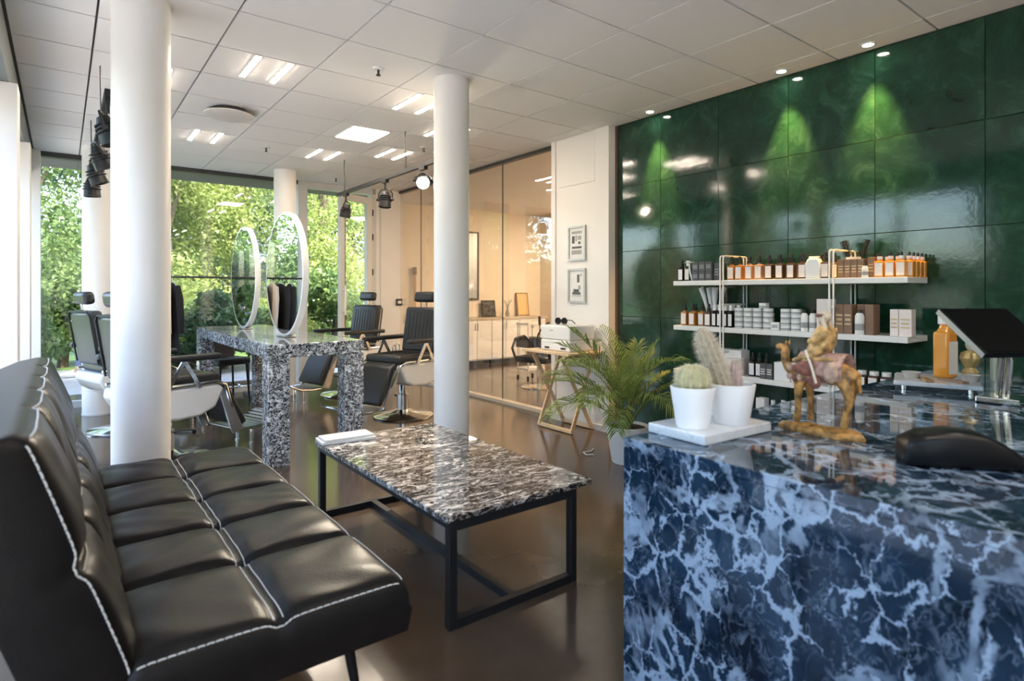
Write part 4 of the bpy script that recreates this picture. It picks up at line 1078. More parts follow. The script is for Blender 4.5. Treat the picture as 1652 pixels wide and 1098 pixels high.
def sq_bottle(name, body, label, w=0.050, h=0.098, cap='dropper', capmat=None, lab=None, seed=0):
    """upright square bottle; label faces -x"""
    t = thing(name, label, 'bottle', (0,0,0))
    MB().box(-w/2,w/2,-w/2,w/2,0,h).build('glass', body, t, bev=0.006, seg=2)
    MB().lathe([(0.0,h-0.001),(0.018,h),(0.012,h+0.008),(0.011,h+0.014),(0.0,h+0.014)],12).build('neck', body, t)
    MB().box(-w/2-0.0012,-w/2-0.0003,-w*0.42,w*0.34,h*0.10,h*0.88).build('label', lab or M_label, t, smooth=False)
    cm = capmat or M_rubber
    if cap == 'dropper':
        MB().lathe([(0.0,h+0.012),(0.0155,h+0.012),(0.0155,h+0.031),(0.008,h+0.033),(0.0105,h+0.048),(0.007,h+0.062),(0.0,h+0.064)],12).build('dropper', cm, t)
    elif cap == 'white_dropper':
        MB().lathe([(0.0,h+0.010),(0.014,h+0.010),(0.014,h+0.028),(0.0,h+0.028)],12).build('collar', M_labelc, t)
        MB().lathe([(0.0,h+0.028),(0.006,h+0.028),(0.007,h+0.042),(0.004,h+0.050),(0.0,h+0.050)],10).build('dropper', M_rubber, t)
    elif cap == 'silver':
        MB().lathe([(0.0,h+0.012),(0.015,h+0.012),(0.015,h+0.032),(0.0,h+0.033)],14).build('collar', M_tin, t)
        MB().lathe([(0.0,h+0.033),(0.016,h+0.033),(0.016,h+0.052),(0.0,h+0.053)],14).build('cap', M_tin, t)
    return t
PROTO = {}
def put(key, maker, x, y, z, label, group, rz=0.0):
    if key not in PROTO:
        o = maker(); PROTO[key] = o
    else:
        o = copy_tree(PROTO[key])
    o.location = (x,y,z); o.rotation_euler = (0,0,rz); o['label'] = label; o['group'] = group
    return o
EPS = 0.0006
def cbox(name, label, w, d, h, x, y, z, m, group, stripe=None, cat='box'):
    t = thing(name, label, cat, (x, y, z+EPS), 0, group)
    MB().box(-d/2,d/2,-w/2,w/2,0,h).build('carton', m, t, bev=0.0015, seg=1, smooth=False)
    if stripe:
        for q, (a, b, f0, f1) in enumerate(((0.30,0.36,0.12,0.88),(0.44,0.52,0.18,0.82),(0.60,0.66,0.12,0.88))):
            MB().box(-d/2-0.0008,-d/2-0.0001,-w/2+w*f0,-w/2+w*f1,h*a,h*b).build('print', stripe, t, smooth=False)
    return t
S1, S2, S3, S4 = STOP
XF = 3.735
# top shelf, from the left
put('wb', lambda: sq_bottle('spray_bottle', M_blackpl, '', 0.046, 0.098, 'dropper', lab=M_labelc), XF, 2.765, S1+EPS, 'black bottle with white label at the left end of the top shelf', 'top shelf bottles')
put('db', lambda: sq_bottle('label_bottle', M_brown, '', 0.046, 0.10, 'silver', lab=M_label), XF+0.01, 2.715, S1+EPS, 'dark bottle with silver cap beside the grey cartons on the top shelf', 'top shelf bottles')
t = thing('hand_tool', 'slim metal straightening tool leaning beside the grey cartons on the top shelf', 'tool', (3.715, 2.672, S1+EPS))
MB().tube([(0,-0.012,0.004),(0.0,0.004,0.06),(0.0,0.016,0.13)],[0.006,0.008,0.006],8).build('handle', M_tin, t)
MB().tube([(0,0.016,0.131),(0,0.05,0.137),(0,-0.03,0.137)],0.004,6).build('crossbar', M_tin, t)
k = 0
for c_, yy in enumerate((2.628, 2.572, 2.516)):
    for r_ in range(2):
        cbox('grey_carton', 'small dark grey carton on the top shelf, %s column from the left, %s one' % (ORD[c_], ('lower','upper')[r_]), 0.052, 0.06, 0.068, XF, yy, S1+r_*0.069, M_greybox, 'grey cartons on the top shelf', M_greypr)
cbox('grey_carton', 'taller grey carton on the top shelf right beside the ladder post', 0.045, 0.06, 0.125, XF+0.02, 2.462, S1, M_greybox, 'grey cartons on the top shelf', M_greypr)
ya = [2.345, 2.285, 2.21, 2.14, 2.068, 1.995, 1.92, 1.845]
for q, yy in enumerate(ya):
    body = ('am', M_amber) if q < 2 else (('pk', M_pinkam) if q < 4 else ('br', M_brown))
    put('dropf'+body[0], lambda b=body: sq_bottle('dropper_bottle', b[1], '', 0.052, 0.10), XF, yy, S1+EPS, '%s white-labelled dropper bottle from the left ladder post, front row, top shelf' % ORD[q], 'dropper bottles on the top shelf')
for q, yy in enumerate([2.325, 2.26, 2.19, 2.115, 2.045, 1.97, 1.895]):
    body = ('am', M_amber) if q < 2 else (('pk', M_pinkam) if q < 4 else ('br', M_brown))
    put('dropf'+body[0], None, XF+0.075, yy, S1+EPS, '%s dropper bottle from the left ladder post, second row, top shelf' % ORD[q], 'dropper bottles on the top shelf, second row')
for q, yy in enumerate([2.30, 2.15, 2.0, 1.87, 1.80, 1.72]):
    put('dropfbr', None, XF+0.15, yy, S1+EPS, '%s dropper bottle from the left ladder post, rear row, top shelf' % ORD[q], 'dropper bottles on the top shelf, rear row')
t = thing('white_pouch', 'plain white pouch with folded top among the dropper bottles', 'pouch', (XF-0.01, 1.772, S1+EPS))
MB().prism([(-0.045,0.0),(0.045,0.0),(0.048,0.09),(0.030,0.125),(-0.030,0.125),(-0.048,0.09)],-0.028,0.028,Matrix.Rotation(PI/2,4,'Z')).build('bag', M_whbox, t, bev=0.008, seg=2)
MB().box(-0.012,0.012,-0.03,0.03,0.1255,0.138).build('fold', M_whbox, t, bev=0.003, smooth=False)
put('dropfbr', None, XF, 1.705, S1+EPS, 'white-labelled dropper bottle between the white pouch and the right ladder post', 'dropper bottles on the top shelf')
for q, yy in enumerate((1.612, 1.575, 1.538, 1.501)):
    cbox('brown_carton', '%s brown carton right of the right ladder post, top shelf' % ORD[q], 0.035, 0.06, 0.110, XF+0.01, yy, S1, M_brownbox, 'brown cartons on the top shelf', M_gold)
def rnd_bottle(name, body, capm, r=0.018, h=0.08):
    t = thing(name, '', 'bottle', (0,0,0))
    MB().lathe([(0.0,0.0),(r,0.0),(r,h*0.85),(r*0.6,h),(0.0,h)],20).build('body', body, t)
    MB().lathe([(0.0,h),(r*0.55,h),(r*0.55,h+0.02),(0.0,h+0.021)],14).build('cap', capm, t)
    MB().lathe([(r+0.0006,h*0.2),(r+0.0006,h*0.30),(r+0.0006,h*0.31),(r+0.0006,h*0.5)],20).build('print', M_inkd if False else M_greypr, t)
    return t
put('whb', lambda: rnd_bottle('white_bottle', M_whbox, M_brown, 0.017, 0.068), XF-0.03, 1.472, S1+EPS, 'small white bottle in front of the brown cartons, top shelf', 'white bottles')
cbox('brown_carton', 'brown carton standing beneath the round hairbrushes, top shelf', 0.034, 0.06, 0.118, XF+0.015, 1.447, S1, M_brownbox, 'brown cartons on the top shelf', M_gold)
# brush cup
t = thing('brush_cup', 'white cup holding round brushes at the back of the top shelf', 'cup', (XF+0.13, 1.60, S1+EPS))
MB().lathe([(0.0,0.0),(0.035,0.0),(0.042,0.13),(0.039,0.13),(0.033,0.006),(0.0,0.006)],24).build('cup', M_labelc, t)
for q, (dx,dy,l) in enumerate(((0.0,0.045,'round black hairbrush leaning left out of the white cup'),(0.01,-0.06,'round black hairbrush leaning right out of the white cup'))):
    t = thing('round_brush', l, 'hairbrush', (XF+0.13, 1.60, S1+0.008), 0, 'hairbrushes in the cup')
    p0 = Vector((0,0.012 if dy>0 else -0.012,0.012)); p1 = Vector((dx,dy*0.7,0.13)); p2 = Vector((dx*1.6,dy*1.25,0.225))
    MB().tube([p0,p1],0.007,8).build('handle', M_rubber, t)
    MB().tube([p1,p2],0.013,10).build('barrel', M_rubber, t)
    br = MB(); d = (p2-p1); dn = d.normalized(); u = dn.cross(Vector((1,0,0))).normalized(); w = dn.cross(u)
    for i in range(11):
        for j in range(14):
            a_ = 2*PI*(j+0.5*(i%2))/14; p = p1+d*((i+0.5)/11); e = (u*math.cos(a_)+w*math.sin(a_))
            s_ = dn*0.0008
            br.add([p+e*0.012-s_, p+e*0.012+s_, p+e*0.028+s_, p+e*0.028-s_, p+e*0.02+dn.cross(e)*0.0009],[(0,1,2,3),(0,4,2)])
    br.build('bristles', M_rubber, t, smooth=False)
for q, yy in enumerate((1.405, 1.350, 1.295)):
    put('amw', lambda: sq_bottle('amber_dropper_bottle', M_amberl, '', 0.050, 0.092, 'white_dropper'), XF, yy, S1+EPS, '%s amber bottle with white dropper collar left of the shelf end, top shelf' % ORD[q], 'amber white-collar bottles')
for q in range(4):
    put('amw', None, XF+0.062*(q+0.9), 1.275, S1+EPS, '%s amber bottle of the row along the right end of the top shelf' % ORD[q], 'amber white-collar bottles')
for q in range(3):
    put('amw', None, XF+0.07, 1.335+0.055*q, S1+EPS, '%s amber bottle behind the white-collar bottles, counted from the shelf end' % ORD[q], 'amber white-collar bottles')

# second shelf
for q, yy in enumerate((2.735, 2.665, 2.53)):
    put('dropfam' if q < 2 else 'dropfbr', None, XF, yy, S2+EPS, '%s white-labelled dropper bottle from the left end of the second shelf' % ORD[q], 'dropper bottles on the second shelf')
for q, yy in enumerate((2.60, 2.70, 2.64)):
    put('dropfam', None, XF+(0.02 if q == 0 else 0.08), yy, S2+EPS, ('amber dropper bottle with hidden label between the labelled ones, second shelf','amber dropper bottle at the back left of the second shelf','amber dropper bottle at the back, second from the left, second shelf')[q], 'dropper bottles on the second shelf')
# jar of tubes
t = thing('tube_jar', 'dark jar standing upright tubes at the back of the second shelf', 'jar', (XF+0.15, 2.59, S2+EPS))
MB().lathe([(0.0,0.0),(0.045,0.0),(0.05,0.11),(0.046,0.11),(0.041,0.006),(0.0,0.006)],24).build('jar', M_brown, t)
for q, (dy,dx,sz,l) in enumerate(((0.085,0.0,0.9,'leftmost white squeeze tube fanning out of the dark jar'),(0.04,0.01,0.95,'second white squeeze tube fanning out of the dark jar'),(-0.012,-0.006,1.2,'broad white squeeze tube standing upright in the dark jar'),(-0.066,0.0,0.9,'rightmost white squeeze tube leaning out of the dark jar'))):
    t = thing('squeeze_tube', l, 'tube', (XF+0.15, 2.59, S2+0.012), 0, 'squeeze tubes in the jar')
    p0 = Vector((dx*0.3,dy*0.28,0.0)); p1 = Vector((dx,dy,0.20)); p2 = Vector((dx*1.2,dy*1.28,0.262))
    MB().tube([p0,p1*0.75+p0*0.25,p1,p2],[0.010*sz,0.012*sz,0.017*sz,0.021*sz],10).build('tube', M_tinlab, t)
    MB().bar(p2,p2+(p2-p1)*0.16,0.044*sz,0.006,(1,0,0)).build('crimp', M_tinlab, t, smooth=False)
for q in range(4):
    put('bks', lambda: sq_bottle('black_bottle', M_blackpl, '', 0.036, 0.105, 'silver', lab=M_labelc), XF, 2.482-0.043*q, S2+EPS, '%s black bottle with silver cap from the left, front row, second shelf' % ORD[q], 'silver-capped bottles')
for q in range(5):
    put('bks', None, XF+0.055, 2.50-0.043*q, S2+EPS, '%s black bottle with silver cap from the left, rear row, second shelf' % ORD[q], 'silver-capped bottles')
def tin(r=0.032, h=0.034):
    t = thing('cosmetic_tin', '', 'tin', (0,0,0))
    MB().lathe([(0.0,0.0),(r-0.001,0.0),(r,0.002),(r,h*0.55),(0.0,h*0.55)],28).build('tin_body', M_tinlab, t)
    MB().lathe([(0.0,h*0.55),(r+0.0008,h*0.55),(r+0.0008,h-0.002),(r-0.001,h),(0.0,h)],28).build('tin_lid', M_tin, t)
    MB().lathe([(r+0.0004,h*0.14),(r+0.0008,h*0.15),(r+0.0008,h*0.42),(r+0.0004,h*0.43)],28).build('tin_print', M_greypr, t)
    return t
LV = ('bottom','second','third','top')
for c_, yy in enumerate((2.285, 2.215, 2.147, 2.075)):
    for r_ in range(4):
        put('tin', tin, XF-0.005, yy, S2+EPS+r_*0.0352, 'silver tin on the second shelf, %s stack from the left, %s of four' % (ORD[c_], LV[r_]), 'stacked silver tins')
put('tin', None, XF-0.005, 2.105, S2+EPS+4*0.0352+0.0003, 'silver tin lying on top of the left group of tin stacks', 'stacked silver tins')
for c_, (xx, yy) in enumerate(((XF+0.07,2.25),(XF+0.07,2.18),(XF+0.07,2.11))):
    for r_ in range(3):
        put('tin', None, xx, yy, S2+EPS+r_*0.0352, 'silver tin in the rear, %s hidden stack from the left, %s tin up' % (ORD[c_], ORD[r_]), 'stacked silver tins')
for c_, yy in enumerate((1.955, 1.885)):
    for r_ in range(4):
        put('tin', None, XF-0.005, yy, S2+EPS+r_*0.0352, 'silver tin on the second shelf, %s stack after the gap, %s of four' % (ORD[c_], LV[r_]), 'stacked silver tins')
cbox('price_card', 'small white card block between the tin stacks', 0.055, 0.03, 0.05, XF-0.02, 2.015, S2, M_whbox, None, M_inkd, 'card')
put('wbk', lambda: rnd_bottle('white_bottle', M_whbox, M_cap, 0.022, 0.115), XF-0.01, 1.833, S2+EPS, 'slim white bottle with black cap right of the tins', 'white bottles')
put('wbk', None, XF, 1.785, S2+EPS, 'white bottle with black cap beside the tall white carton', 'white bottles')
put('wbk', None, XF+0.06, 1.81, S2+EPS, 'white bottle with black cap behind the slim white one', 'white bottles')
cbox('white_carton', 'tall white carton behind the camel rider, second shelf', 0.088, 0.06, 0.205, XF, 1.705, S2, M_pink, 'pale cartons')
for q, yy in enumerate((1.615, 1.567)):
    cbox('brown_carton', '%s tall brown carton right of the camel rider, second shelf' % ORD[q], 0.046, 0.06, 0.175, XF, yy, S2, M_brownbox, 'brown cartons on the second shelf', M_gold)
cbox('brown_carton', 'tall brown carton behind the white pump bottle, second shelf', 0.055, 0.05, 0.175, XF+0.05, 1.512, S2, M_brownbox, 'brown cartons on the second shelf')
cbox('brown_carton', 'tall brown carton right of the white pump bottle, second shelf', 0.046, 0.09, 0.175, XF+0.02, 1.452, S2, M_brownbox, 'brown cartons on the second shelf')
put('wbig', lambda: rnd_bottle('white_bottle', M_whbox, M_brown, 0.025, 0.125), XF-0.028, 1.502, S2+EPS, 'white round-shouldered bottle in front of brown cartons, second shelf', 'white bottles')
cbox('pale_carton', 'narrow pale pink carton near the right end of the second shelf', 0.042, 0.06, 0.150, XF, 1.322, S2, M_pink, 'pale cartons', M_gold)
cbox('pale_carton', 'wide pale pink carton at the right end of the second shelf', 0.062, 0.06, 0.150, XF, 1.267, S2, M_pink, 'pale cartons', M_gold)

# third shelf
cbox('white_carton', 'wide white carton behind the hairy cactus, third shelf', 0.27, 0.11, 0.165, XF+0.07, 2.42, S3, M_whbox, 'pale cartons')
t = thing('cream_jar', 'wide pale pink jar behind the cacti on the third shelf', 'jar', (XF+0.0, 2.32, S3+EPS), 0)
MB().lathe([(0.0,0.0),(0.055,0.0),(0.06,0.01),(0.06,0.085),(0.0,0.085)],32).build('jar', M_pink, t)
MB().lathe([(0.0,0.0852),(0.062,0.0852),(0.062,0.11),(0.058,0.114),(0.0,0.114)],32).build('lid', M_pink, t)
for q, yy in enumerate((2.205, 2.155, 2.105)):
    put('bkd', lambda: sq_bottle('black_dropper_bottle', M_blackpl, '', 0.046, 0.10, 'dropper', lab=M_labelc), XF+0.03, yy, S3+EPS, '%s black dropper bottle with white label on the third shelf' % ORD[q], 'black dropper bottles on the third shelf')
for q, yy in enumerate((2.092, 2.048)):
    cbox('patterned_carton', '%s small black patterned carton on the third shelf' % ORD[q], 0.042, 0.04, 0.10, XF-0.025, yy, S3, M_greybox, 'patterned cartons', M_label)
cbox('white_carton', 'white square carton left of the camel neck, third shelf', 0.105, 0.08, 0.118, XF, 1.965, S3, M_whbox, 'pale cartons')
cbox('white_carton', 'white square carton behind the camel chest, third shelf', 0.105, 0.08, 0.118, XF, 1.852, S3, M_pink, 'pale cartons')
t = thing('pump_bottle', 'dark pump bottle behind the camel on the third shelf', 'bottle', (XF+0.03, 1.60, S3+EPS))
MB().lathe([(0.0,0.0),(0.03,0.0),(0.03,0.11),(0.012,0.125),(0.012,0.14),(0.0,0.14)],24).build('body', M_brown, t)
MB().tube([(0,0,0.14),(0,0,0.185),(-0.005,-0.01,0.192),(-0.02,-0.045,0.196)],0.006,8).build('pump', M_cap, t)
def glass_jar():
    t = thing('glass_jar', '', 'jar', (0,0,0))
    MB().box(-0.026,0.026,-0.026,0.026,0,0.09).build('glass', M_brown, t, bev=0.008, seg=2)
    MB().box(-0.0275,-0.0262,-0.022,0.022,0.010,0.078).build('label', M_label, t, smooth=False)
    MB().lathe([(0.0,0.09),(0.024,0.091),(0.024,0.115),(0.0,0.116)],20).build('lid', M_tin, t)
    return t
for q, yy in enumerate((1.50, 1.435, 1.37, 1.305)):
    put('gj', glass_jar, XF, yy, S3+EPS, '%s labelled jar with silver lid right of the camel tail, third shelf' % ORD[q], 'silver-lidded jars')
# lowest shelf
cbox('white_carton', 'small white carton on the lowest shelf above the counter edge', 0.06, 0.06, 0.20, XF, 2.12, S4, M_whbox, 'pale cartons')
def tall_jar():
    t = thing('spray_can', '', 'can', (0,0,0))
    MB().lathe([(0.0,0.0),(0.022,0.0),(0.022,0.15),(0.014,0.165),(0.0,0.165)],20).build('can', M_tin, t)
    MB().lathe([(0.0,0.165),(0.013,0.166),(0.013,0.195),(0.0,0.196)],16).build('cap', M_tinlab, t)
    return t
for q in range(5):
    put('cans', tall_jar, XF+(0.0 if q%2 == 0 else 0.05), 2.045-0.042*q, S4+EPS, '%s silver can from the left on the lowest shelf' % ORD[q], 'silver cans on the lowest shelf')
for q in range(5):
    put('dropfbr', None, XF, 1.80-0.1*q, S4+EPS, '%s dropper bottle from the left on the lowest shelf' % ORD[q], 'dropper bottles on the lowest shelf')

# ------------------------------------------------------------------ WHITE PIER: PICTURES
def picture(z0, z1, label, kind):
    t = thing('framed_picture', label, 'picture', (3.8995, 4.075, (z0+z1)/2), 0, 'pictures on the white pier')
    hw = 0.118; hh = (z1-z0)/2; fw = 0.018
    m = MB().box(-0.022,0,-hw,hw,hh-fw,hh).box(-0.022,0,-hw,hw,-hh,-hh+fw).box(-0.022,0,-hw,-hw+fw,-hh+fw,hh-fw).box(-0.022,0,hw-fw,hw,-hh+fw,hh-fw)
    m.build('frame', mat('silver_frame', (0.50,0.48,0.45), 0.35, metal=0.5), t, smooth=False)
    c = MB().box(-0.010,-0.001,-hw+fw,hw-fw,-hh+fw,hh-fw).build('card', mat('picture_card', (0.74,0.72,0.68), 0.6), t, smooth=False)
    ink = mat('picture_ink', (0.10,0.10,0.10), 0.7); ink2 = mat('picture_grey', (0.36,0.35,0.33), 0.7)
    def rect(y0,y1,a,b,mm):
        MB().box(-0.0112,-0.0101,y0,y1,a,b).build('print', mm, c, smooth=False)
    # seen from -x, left in view is +y
    if kind == 0:
        rect(-0.07,0.07,0.09,0.115,ink2); rect(0.03,0.065,0.0,0.07,ink); rect(-0.06,-0.015,0.03,0.07,ink2); rect(-0.05,-0.02,-0.01,0.015,ink)
        rect(-0.065,0.065,-0.05,-0.03,ink); rect(-0.065,0.07,-0.105,-0.065,ink2); rect(-0.005,0.02,0.02,0.075,ink2)
    else:
        rect(-0.035,-0.005,0.03,0.105,ink); rect(-0.065,-0.05,0.085,0.115,ink2)
        rect(-0.05,0.06,-0.085,-0.062,ink); rect(-0.03,0.035,-0.06,-0.035,ink); rect(-0.05,-0.02,-0.035,0.0,ink2); rect(0.02,0.05,-0.055,-0.03,ink2); rect(-0.06,0.07,-0.10,-0.093,ink2)
picture(1.555, 1.885, 'upper silver-framed monochrome picture on the white pier', 0)
picture(1.155, 1.480, 'lower silver-framed monochrome picture on the white pier', 1)

# ------------------------------------------------------------------ FOLDING TABLE AND WHITE CASE
ft = thing('folding_table', 'pale wooden folding table with crossed legs by the white pier', 'table', (3.66, 4.03, 0))
TZ = 0.725
for k in range(6):
    x0 = -0.23+0.075*k
    MB().box(x0, x0+0.071, -0.33, 0.31, TZ-0.02, TZ).build('top_slat', M_wood, ft, bev=0.002, seg=1, smooth=False)
for y in (-0.26, 0.26):
    MB().box(-0.22,0.20,y-0.015,y+0.015,TZ-0.05,TZ-0.021).build('batten', M_wood, ft, smooth=False)
for y in (-0.215, 0.225):
    MB().bar((-0.085,y,0.012),(0.19,y,TZ-0.04),0.018,0.034,(1,0,0)).build('leg', M_wood, ft, smooth=False)
for y in (-0.185, 0.195):
    MB().bar((0.20,y,0.012),(-0.175,y,TZ-0.04),0.018,0.034,(1,0,0)).build('leg', M_wood, ft, smooth=False)
MB().box(-0.10,-0.068,-0.225,0.235,0.008,0.034).build('foot_rail', M_wood, ft, smooth=False)
MB().box(0.185,0.215,-0.195,0.205,0.008,0.034).build('foot_rail', M_wood, ft, smooth=False)
cs = thing('white_case', 'white boxy case with black latches on the folding table', 'case', (3.69, 3.99, TZ+EPS), math.radians(2))
MB().box(-0.16,0.16,-0.19,0.19,0.0,0.10).build('lower_half', M_whitegl, cs, bev=0.012, seg=3)
MB().box(-0.16,0.16,-0.19,0.19,0.102,0.23).build('lid', M_whitegl, cs, bev=0.012, seg=3)
for y in (0.10,-0.11):
    MB().box(-0.168,-0.160,y-0.028,y+0.028,0.020,0.035).build('latch', M_black, cs, smooth=False)
MB().box(-0.163,-0.160,0.02,0.07,0.18,0.188).build('print', M_greypr, cs, smooth=False)
sg = thing('sunglasses', 'black round sunglasses resting on the white case', 'sunglasses', (3.64, 4.02, TZ+EPS+0.231), math.radians(10))
for y in (-0.036,0.036):
    MB().tube([(0,y+0.030*math.cos(2*PI*k/18),0.034+0.027*math.sin(2*PI*k/18)) for k in range(18)],0.0065,6,closed=True).build('rim', M_black, sg)
    MB().lathe([(0.0,-0.001),(0.026,-0.001),(0.026,0.001),(0.0,0.001)],18,M=Matrix.Translation((0,y,0.034))@Matrix.Rotation(PI/2,4,'Y')).build('lens', M_blackpl, sg)
    MB().tube([(0,y*1.85,0.045),(0.07,y*1.9,0.04),(0.13,y*1.75,0.006)],0.004,6).build('temple', M_black, sg)
MB().tube([(0,-0.008,0.042),(-0.002,0,0.045),(0,0.008,0.042)],0.004,6).build('bridge', M_black, sg)
t = thing('black_cable', 'looped black cable hanging beside the white case on the folding table', 'cable', (3.60, 4.265, TZ+EPS))
MB().tube([(0.02,-0.03,0.008),(0.0,0.02,0.010),(-0.01,0.045,0.06),(0.0,0.035,0.13),(0.02,0.0,0.19),(0.05,-0.04,0.235),(0.06,-0.058,0.243)],0.008,8).build('cord', M_black, t)
MB().cyl((-0.01,0.0,0.22),(-0.015,0.0,0.30),0.013,n=10).cyl((-0.01,0.0,0.002),(-0.01,0,0.22),0.005,n=8).build('plug', mat('dark_brown_plastic', (0.05,0.03,0.02), 0.4), t)

# ------------------------------------------------------------------ POTTED PALM
pl = thing('potted_palm', 'leafy green palm in a tall white pot beside the counter', 'palm', (3.33, 2.95, 0))
MB().lathe([(0.0,0.0),(0.11,0.0),(0.115,0.01),(0.158,0.27),(0.150,0.272),(0.140,0.25),(0.0,0.25)],40).build('pot', M_whitepot, pl)
MB().lathe([(0.0,0.252),(0.138,0.252),(0.14,0.245),(0.0,0.245)],24).build('soil', M_soil, pl)
M_palm = leafmat('palm_leaf', (0.14,0.22,0.045), (0.36,0.43,0.12), 0.35, 6.0)
M_stem = mat('palm_stem', (0.20,0.24,0.07), 0.5)
rnd = random.Random(12)
def frond(az, lean, L, droop, seed, base):
    r = random.Random(seed)
    n = 16; pts = []
    p = Vector(base); th = lean
    hd = Vector((math.cos(az), math.sin(az), 0))
    for k in range(n+1):
        pts.append(p.copy())
        step = L/n
        p = p + (hd*math.sin(th)+Vector((0,0,math.cos(th))))*step
        th += droop/n*(0.3+1.4*k/n)
    m = MB().tube(pts, [0.006*(1-0.75*k/n) for k in range(n+1)], 6)
    fo = m.build('frond_stem', M_stem, pl)
    lv = MB()
    side = Vector((-hd.y, hd.x, 0))
    NL = 24
    for k in range(NL):
        f = 0.30+0.70*(k+0.5)/NL
        q = f*n; i = min(n-1, int(q)); c = pts[i].lerp(pts[i+1], q-i); tan = (pts[i+1]-pts[i]).normalized()
        up = side.cross(tan).normalized()
        if up.z < 0: up = -up
        ll = 0.235*math.sin(PI*min(0.97, (f-0.20)/0.86))**0.55*(L/0.8)
        for s_ in (-1, 1):
            d = (tan*(0.75+0.45*f)+side*s_*0.80+up*(0.35-0.3*r.random())).normalized()
            L1 = ll*(0.85+0.3*r.random())
            w = 0.0048
            wv = (side - d*side.dot(d)*0.5).cross(d).normalized()*w*0.35+(tan - d*tan.dot(d)).normalized()*w
            mid = c+d*L1*0.5+Vector((0,0,0.006)); tip = c+d*L1-Vector((0,0,L1*L1*1.6))
            lv.add([c-wv*0.4, c+wv*0.4, mid+wv, mid-wv, tip], [(0,1,2,3),(3,2,4)])
    lv.build('frond_leaflets', M_palm, fo, smooth=False)
specs = []
_r = random.Random(31)
for k in range(26):
    az = 0.35+k*2.39996
    lev = k/25
    specs.append((az % (2*PI), 0.12+0.62*lev+0.1*_r.random(), 0.88-0.24*lev+0.08*_r.random(), 0.85+0.85*lev+0.3*_r.random()))
for k, (az, le, L, dr_) in enumerate(specs):
    frond(az, le if math.cos(az) < 0.3 else le*0.6, L*0.98 if math.cos(az) < 0.3 else L*0.72, dr_ if math.cos(az) < 0.3 else dr_*0.6, 100+k, (0.03*math.cos(k*2.1), 0.03*math.sin(k*2.1), 0.25))
t = thing('white_plug_cable', 'white cable lying on the floor beside the palm pot', 'cable', (3.25, 3.22, 0))
MB().tube([(0.0,0.0,0.006),(-0.05,0.03,0.006),(-0.02,0.09,0.006),(0.06,0.08,0.006),(0.12,0.12,0.006)],0.005,6).build('cord', M_whitegl, t)

# ------------------------------------------------------------------ SIDE ROOM FURNITURE
M_cab = mat('cabinet_white', (0.72,0.69,0.64), 0.35)
for k in range(5):
    x = 4.12+0.62*k
    cb = thing('base_cabinet', '%s white base cabinet from the left in the glazed side room' % ORD[k], 'cabinet', (x, 8.42, 0), 0, 'side room cabinets')
    MB().box(0.0,0.618,0.0,0.46,0.08,0.775).build('body', M_cab, cb, smooth=False)
    MB().box(0.02,0.60,0.04,0.46,0.0,0.08).build('plinth', M_darkframe, cb, smooth=False)
    for s_ in range(2):
        dd = MB().box(0.006+s_*0.305,0.305+s_*0.305,-0.018,-0.001,0.10,0.77).build('cabinet_door', M_whitegl, cb, bev=0.002, seg=1, smooth=False)
        MB().box(0.265+s_*0.05,0.275+s_*0.05,-0.032,-0.019,0.60,0.72).build('handle', M_brushed, dd, smooth=False)
t = tag(MB().box(4.10,7.25,8.39,8.89,0.777,0.812).build('worktop', mat('worktop_beige', (0.56,0.48,0.38), 0.3), smooth=False), 'long pale worktop over the white cabinets in the side room', 'worktop')
WZ = 0.8125
def small_frame(name, label, x, w, h, fm, cm):
    t = thing(name, label, 'picture', (x, 8.80, WZ))
    Mr = Matrix.Rotation(math.radians(-8),4,'X')
    MB().box(-w/2,w/2,-0.008,0.008,0,h,Mr).build('frame', fm, t, smooth=False)
    MB().box(-w/2+0.02,w/2-0.02,-0.0095,-0.0085,0.02,h-0.02,Mr).build('picture_face', cm, t, smooth=False)
small_frame('standing_picture', 'black framed picture standing on the side room worktop', 6.20, 0.30, 0.30, M_black, mat('dark_photo', (0.08,0.075,0.07), 0.4, noise=0.9, nscale=14))
small_frame('standing_picture', 'gold framed picture standing on the side room worktop', 7.00, 0.28, 0.44, mat('gold_dark', (0.20,0.12,0.05), 0.4), mat('gold_face', (0.72,0.50,0.22), 0.35))
t = thing('twig_vase', 'small vase of grey twigs between the standing pictures', 'vase', (6.56, 8.72, WZ))
MB().lathe([(0.0,0.0),(0.035,0.0),(0.045,0.05),(0.02,0.12),(0.025,0.14),(0.0,0.14)],20).build('vase', mat('grey_vase', (0.35,0.33,0.30), 0.4), t)
tw = MB()
for k in range(9): tw.tube([(0,0,0.12),(0.03*math.cos(k*2.3),0.03*math.sin(k*2.3),0.22),(0.09*math.cos(k*2.3),0.06*math.sin(k*2.3),0.28+0.02*(k%3))],0.004,5)
tw.build('twigs', mat('twig', (0.32,0.30,0.26), 0.8), t)
t = thing('wall_mirror', 'tall dark-framed mirror on the side room wall behind the column', 'mirror', (5.78, 8.895, 1.12))
m = MB().box(-0.24,0.24,-0.03,0,0,0.03).box(-0.24,0.24,-0.03,0,1.20,1.23).box(-0.24,-0.21,-0.03,0,0.03,1.20).box(0.21,0.24,-0.03,0,0.03,1.20)
m.build('frame', mat('dark_wood', (0.06,0.035,0.025), 0.4), t, smooth=False)
MB().box(-0.21,0.21,-0.02,-0.001,0.03,1.20).build('mirror_face', mat('dark_mirror', (0.40,0.45,0.50), 0.03, metal=1.0), t, smooth=False)
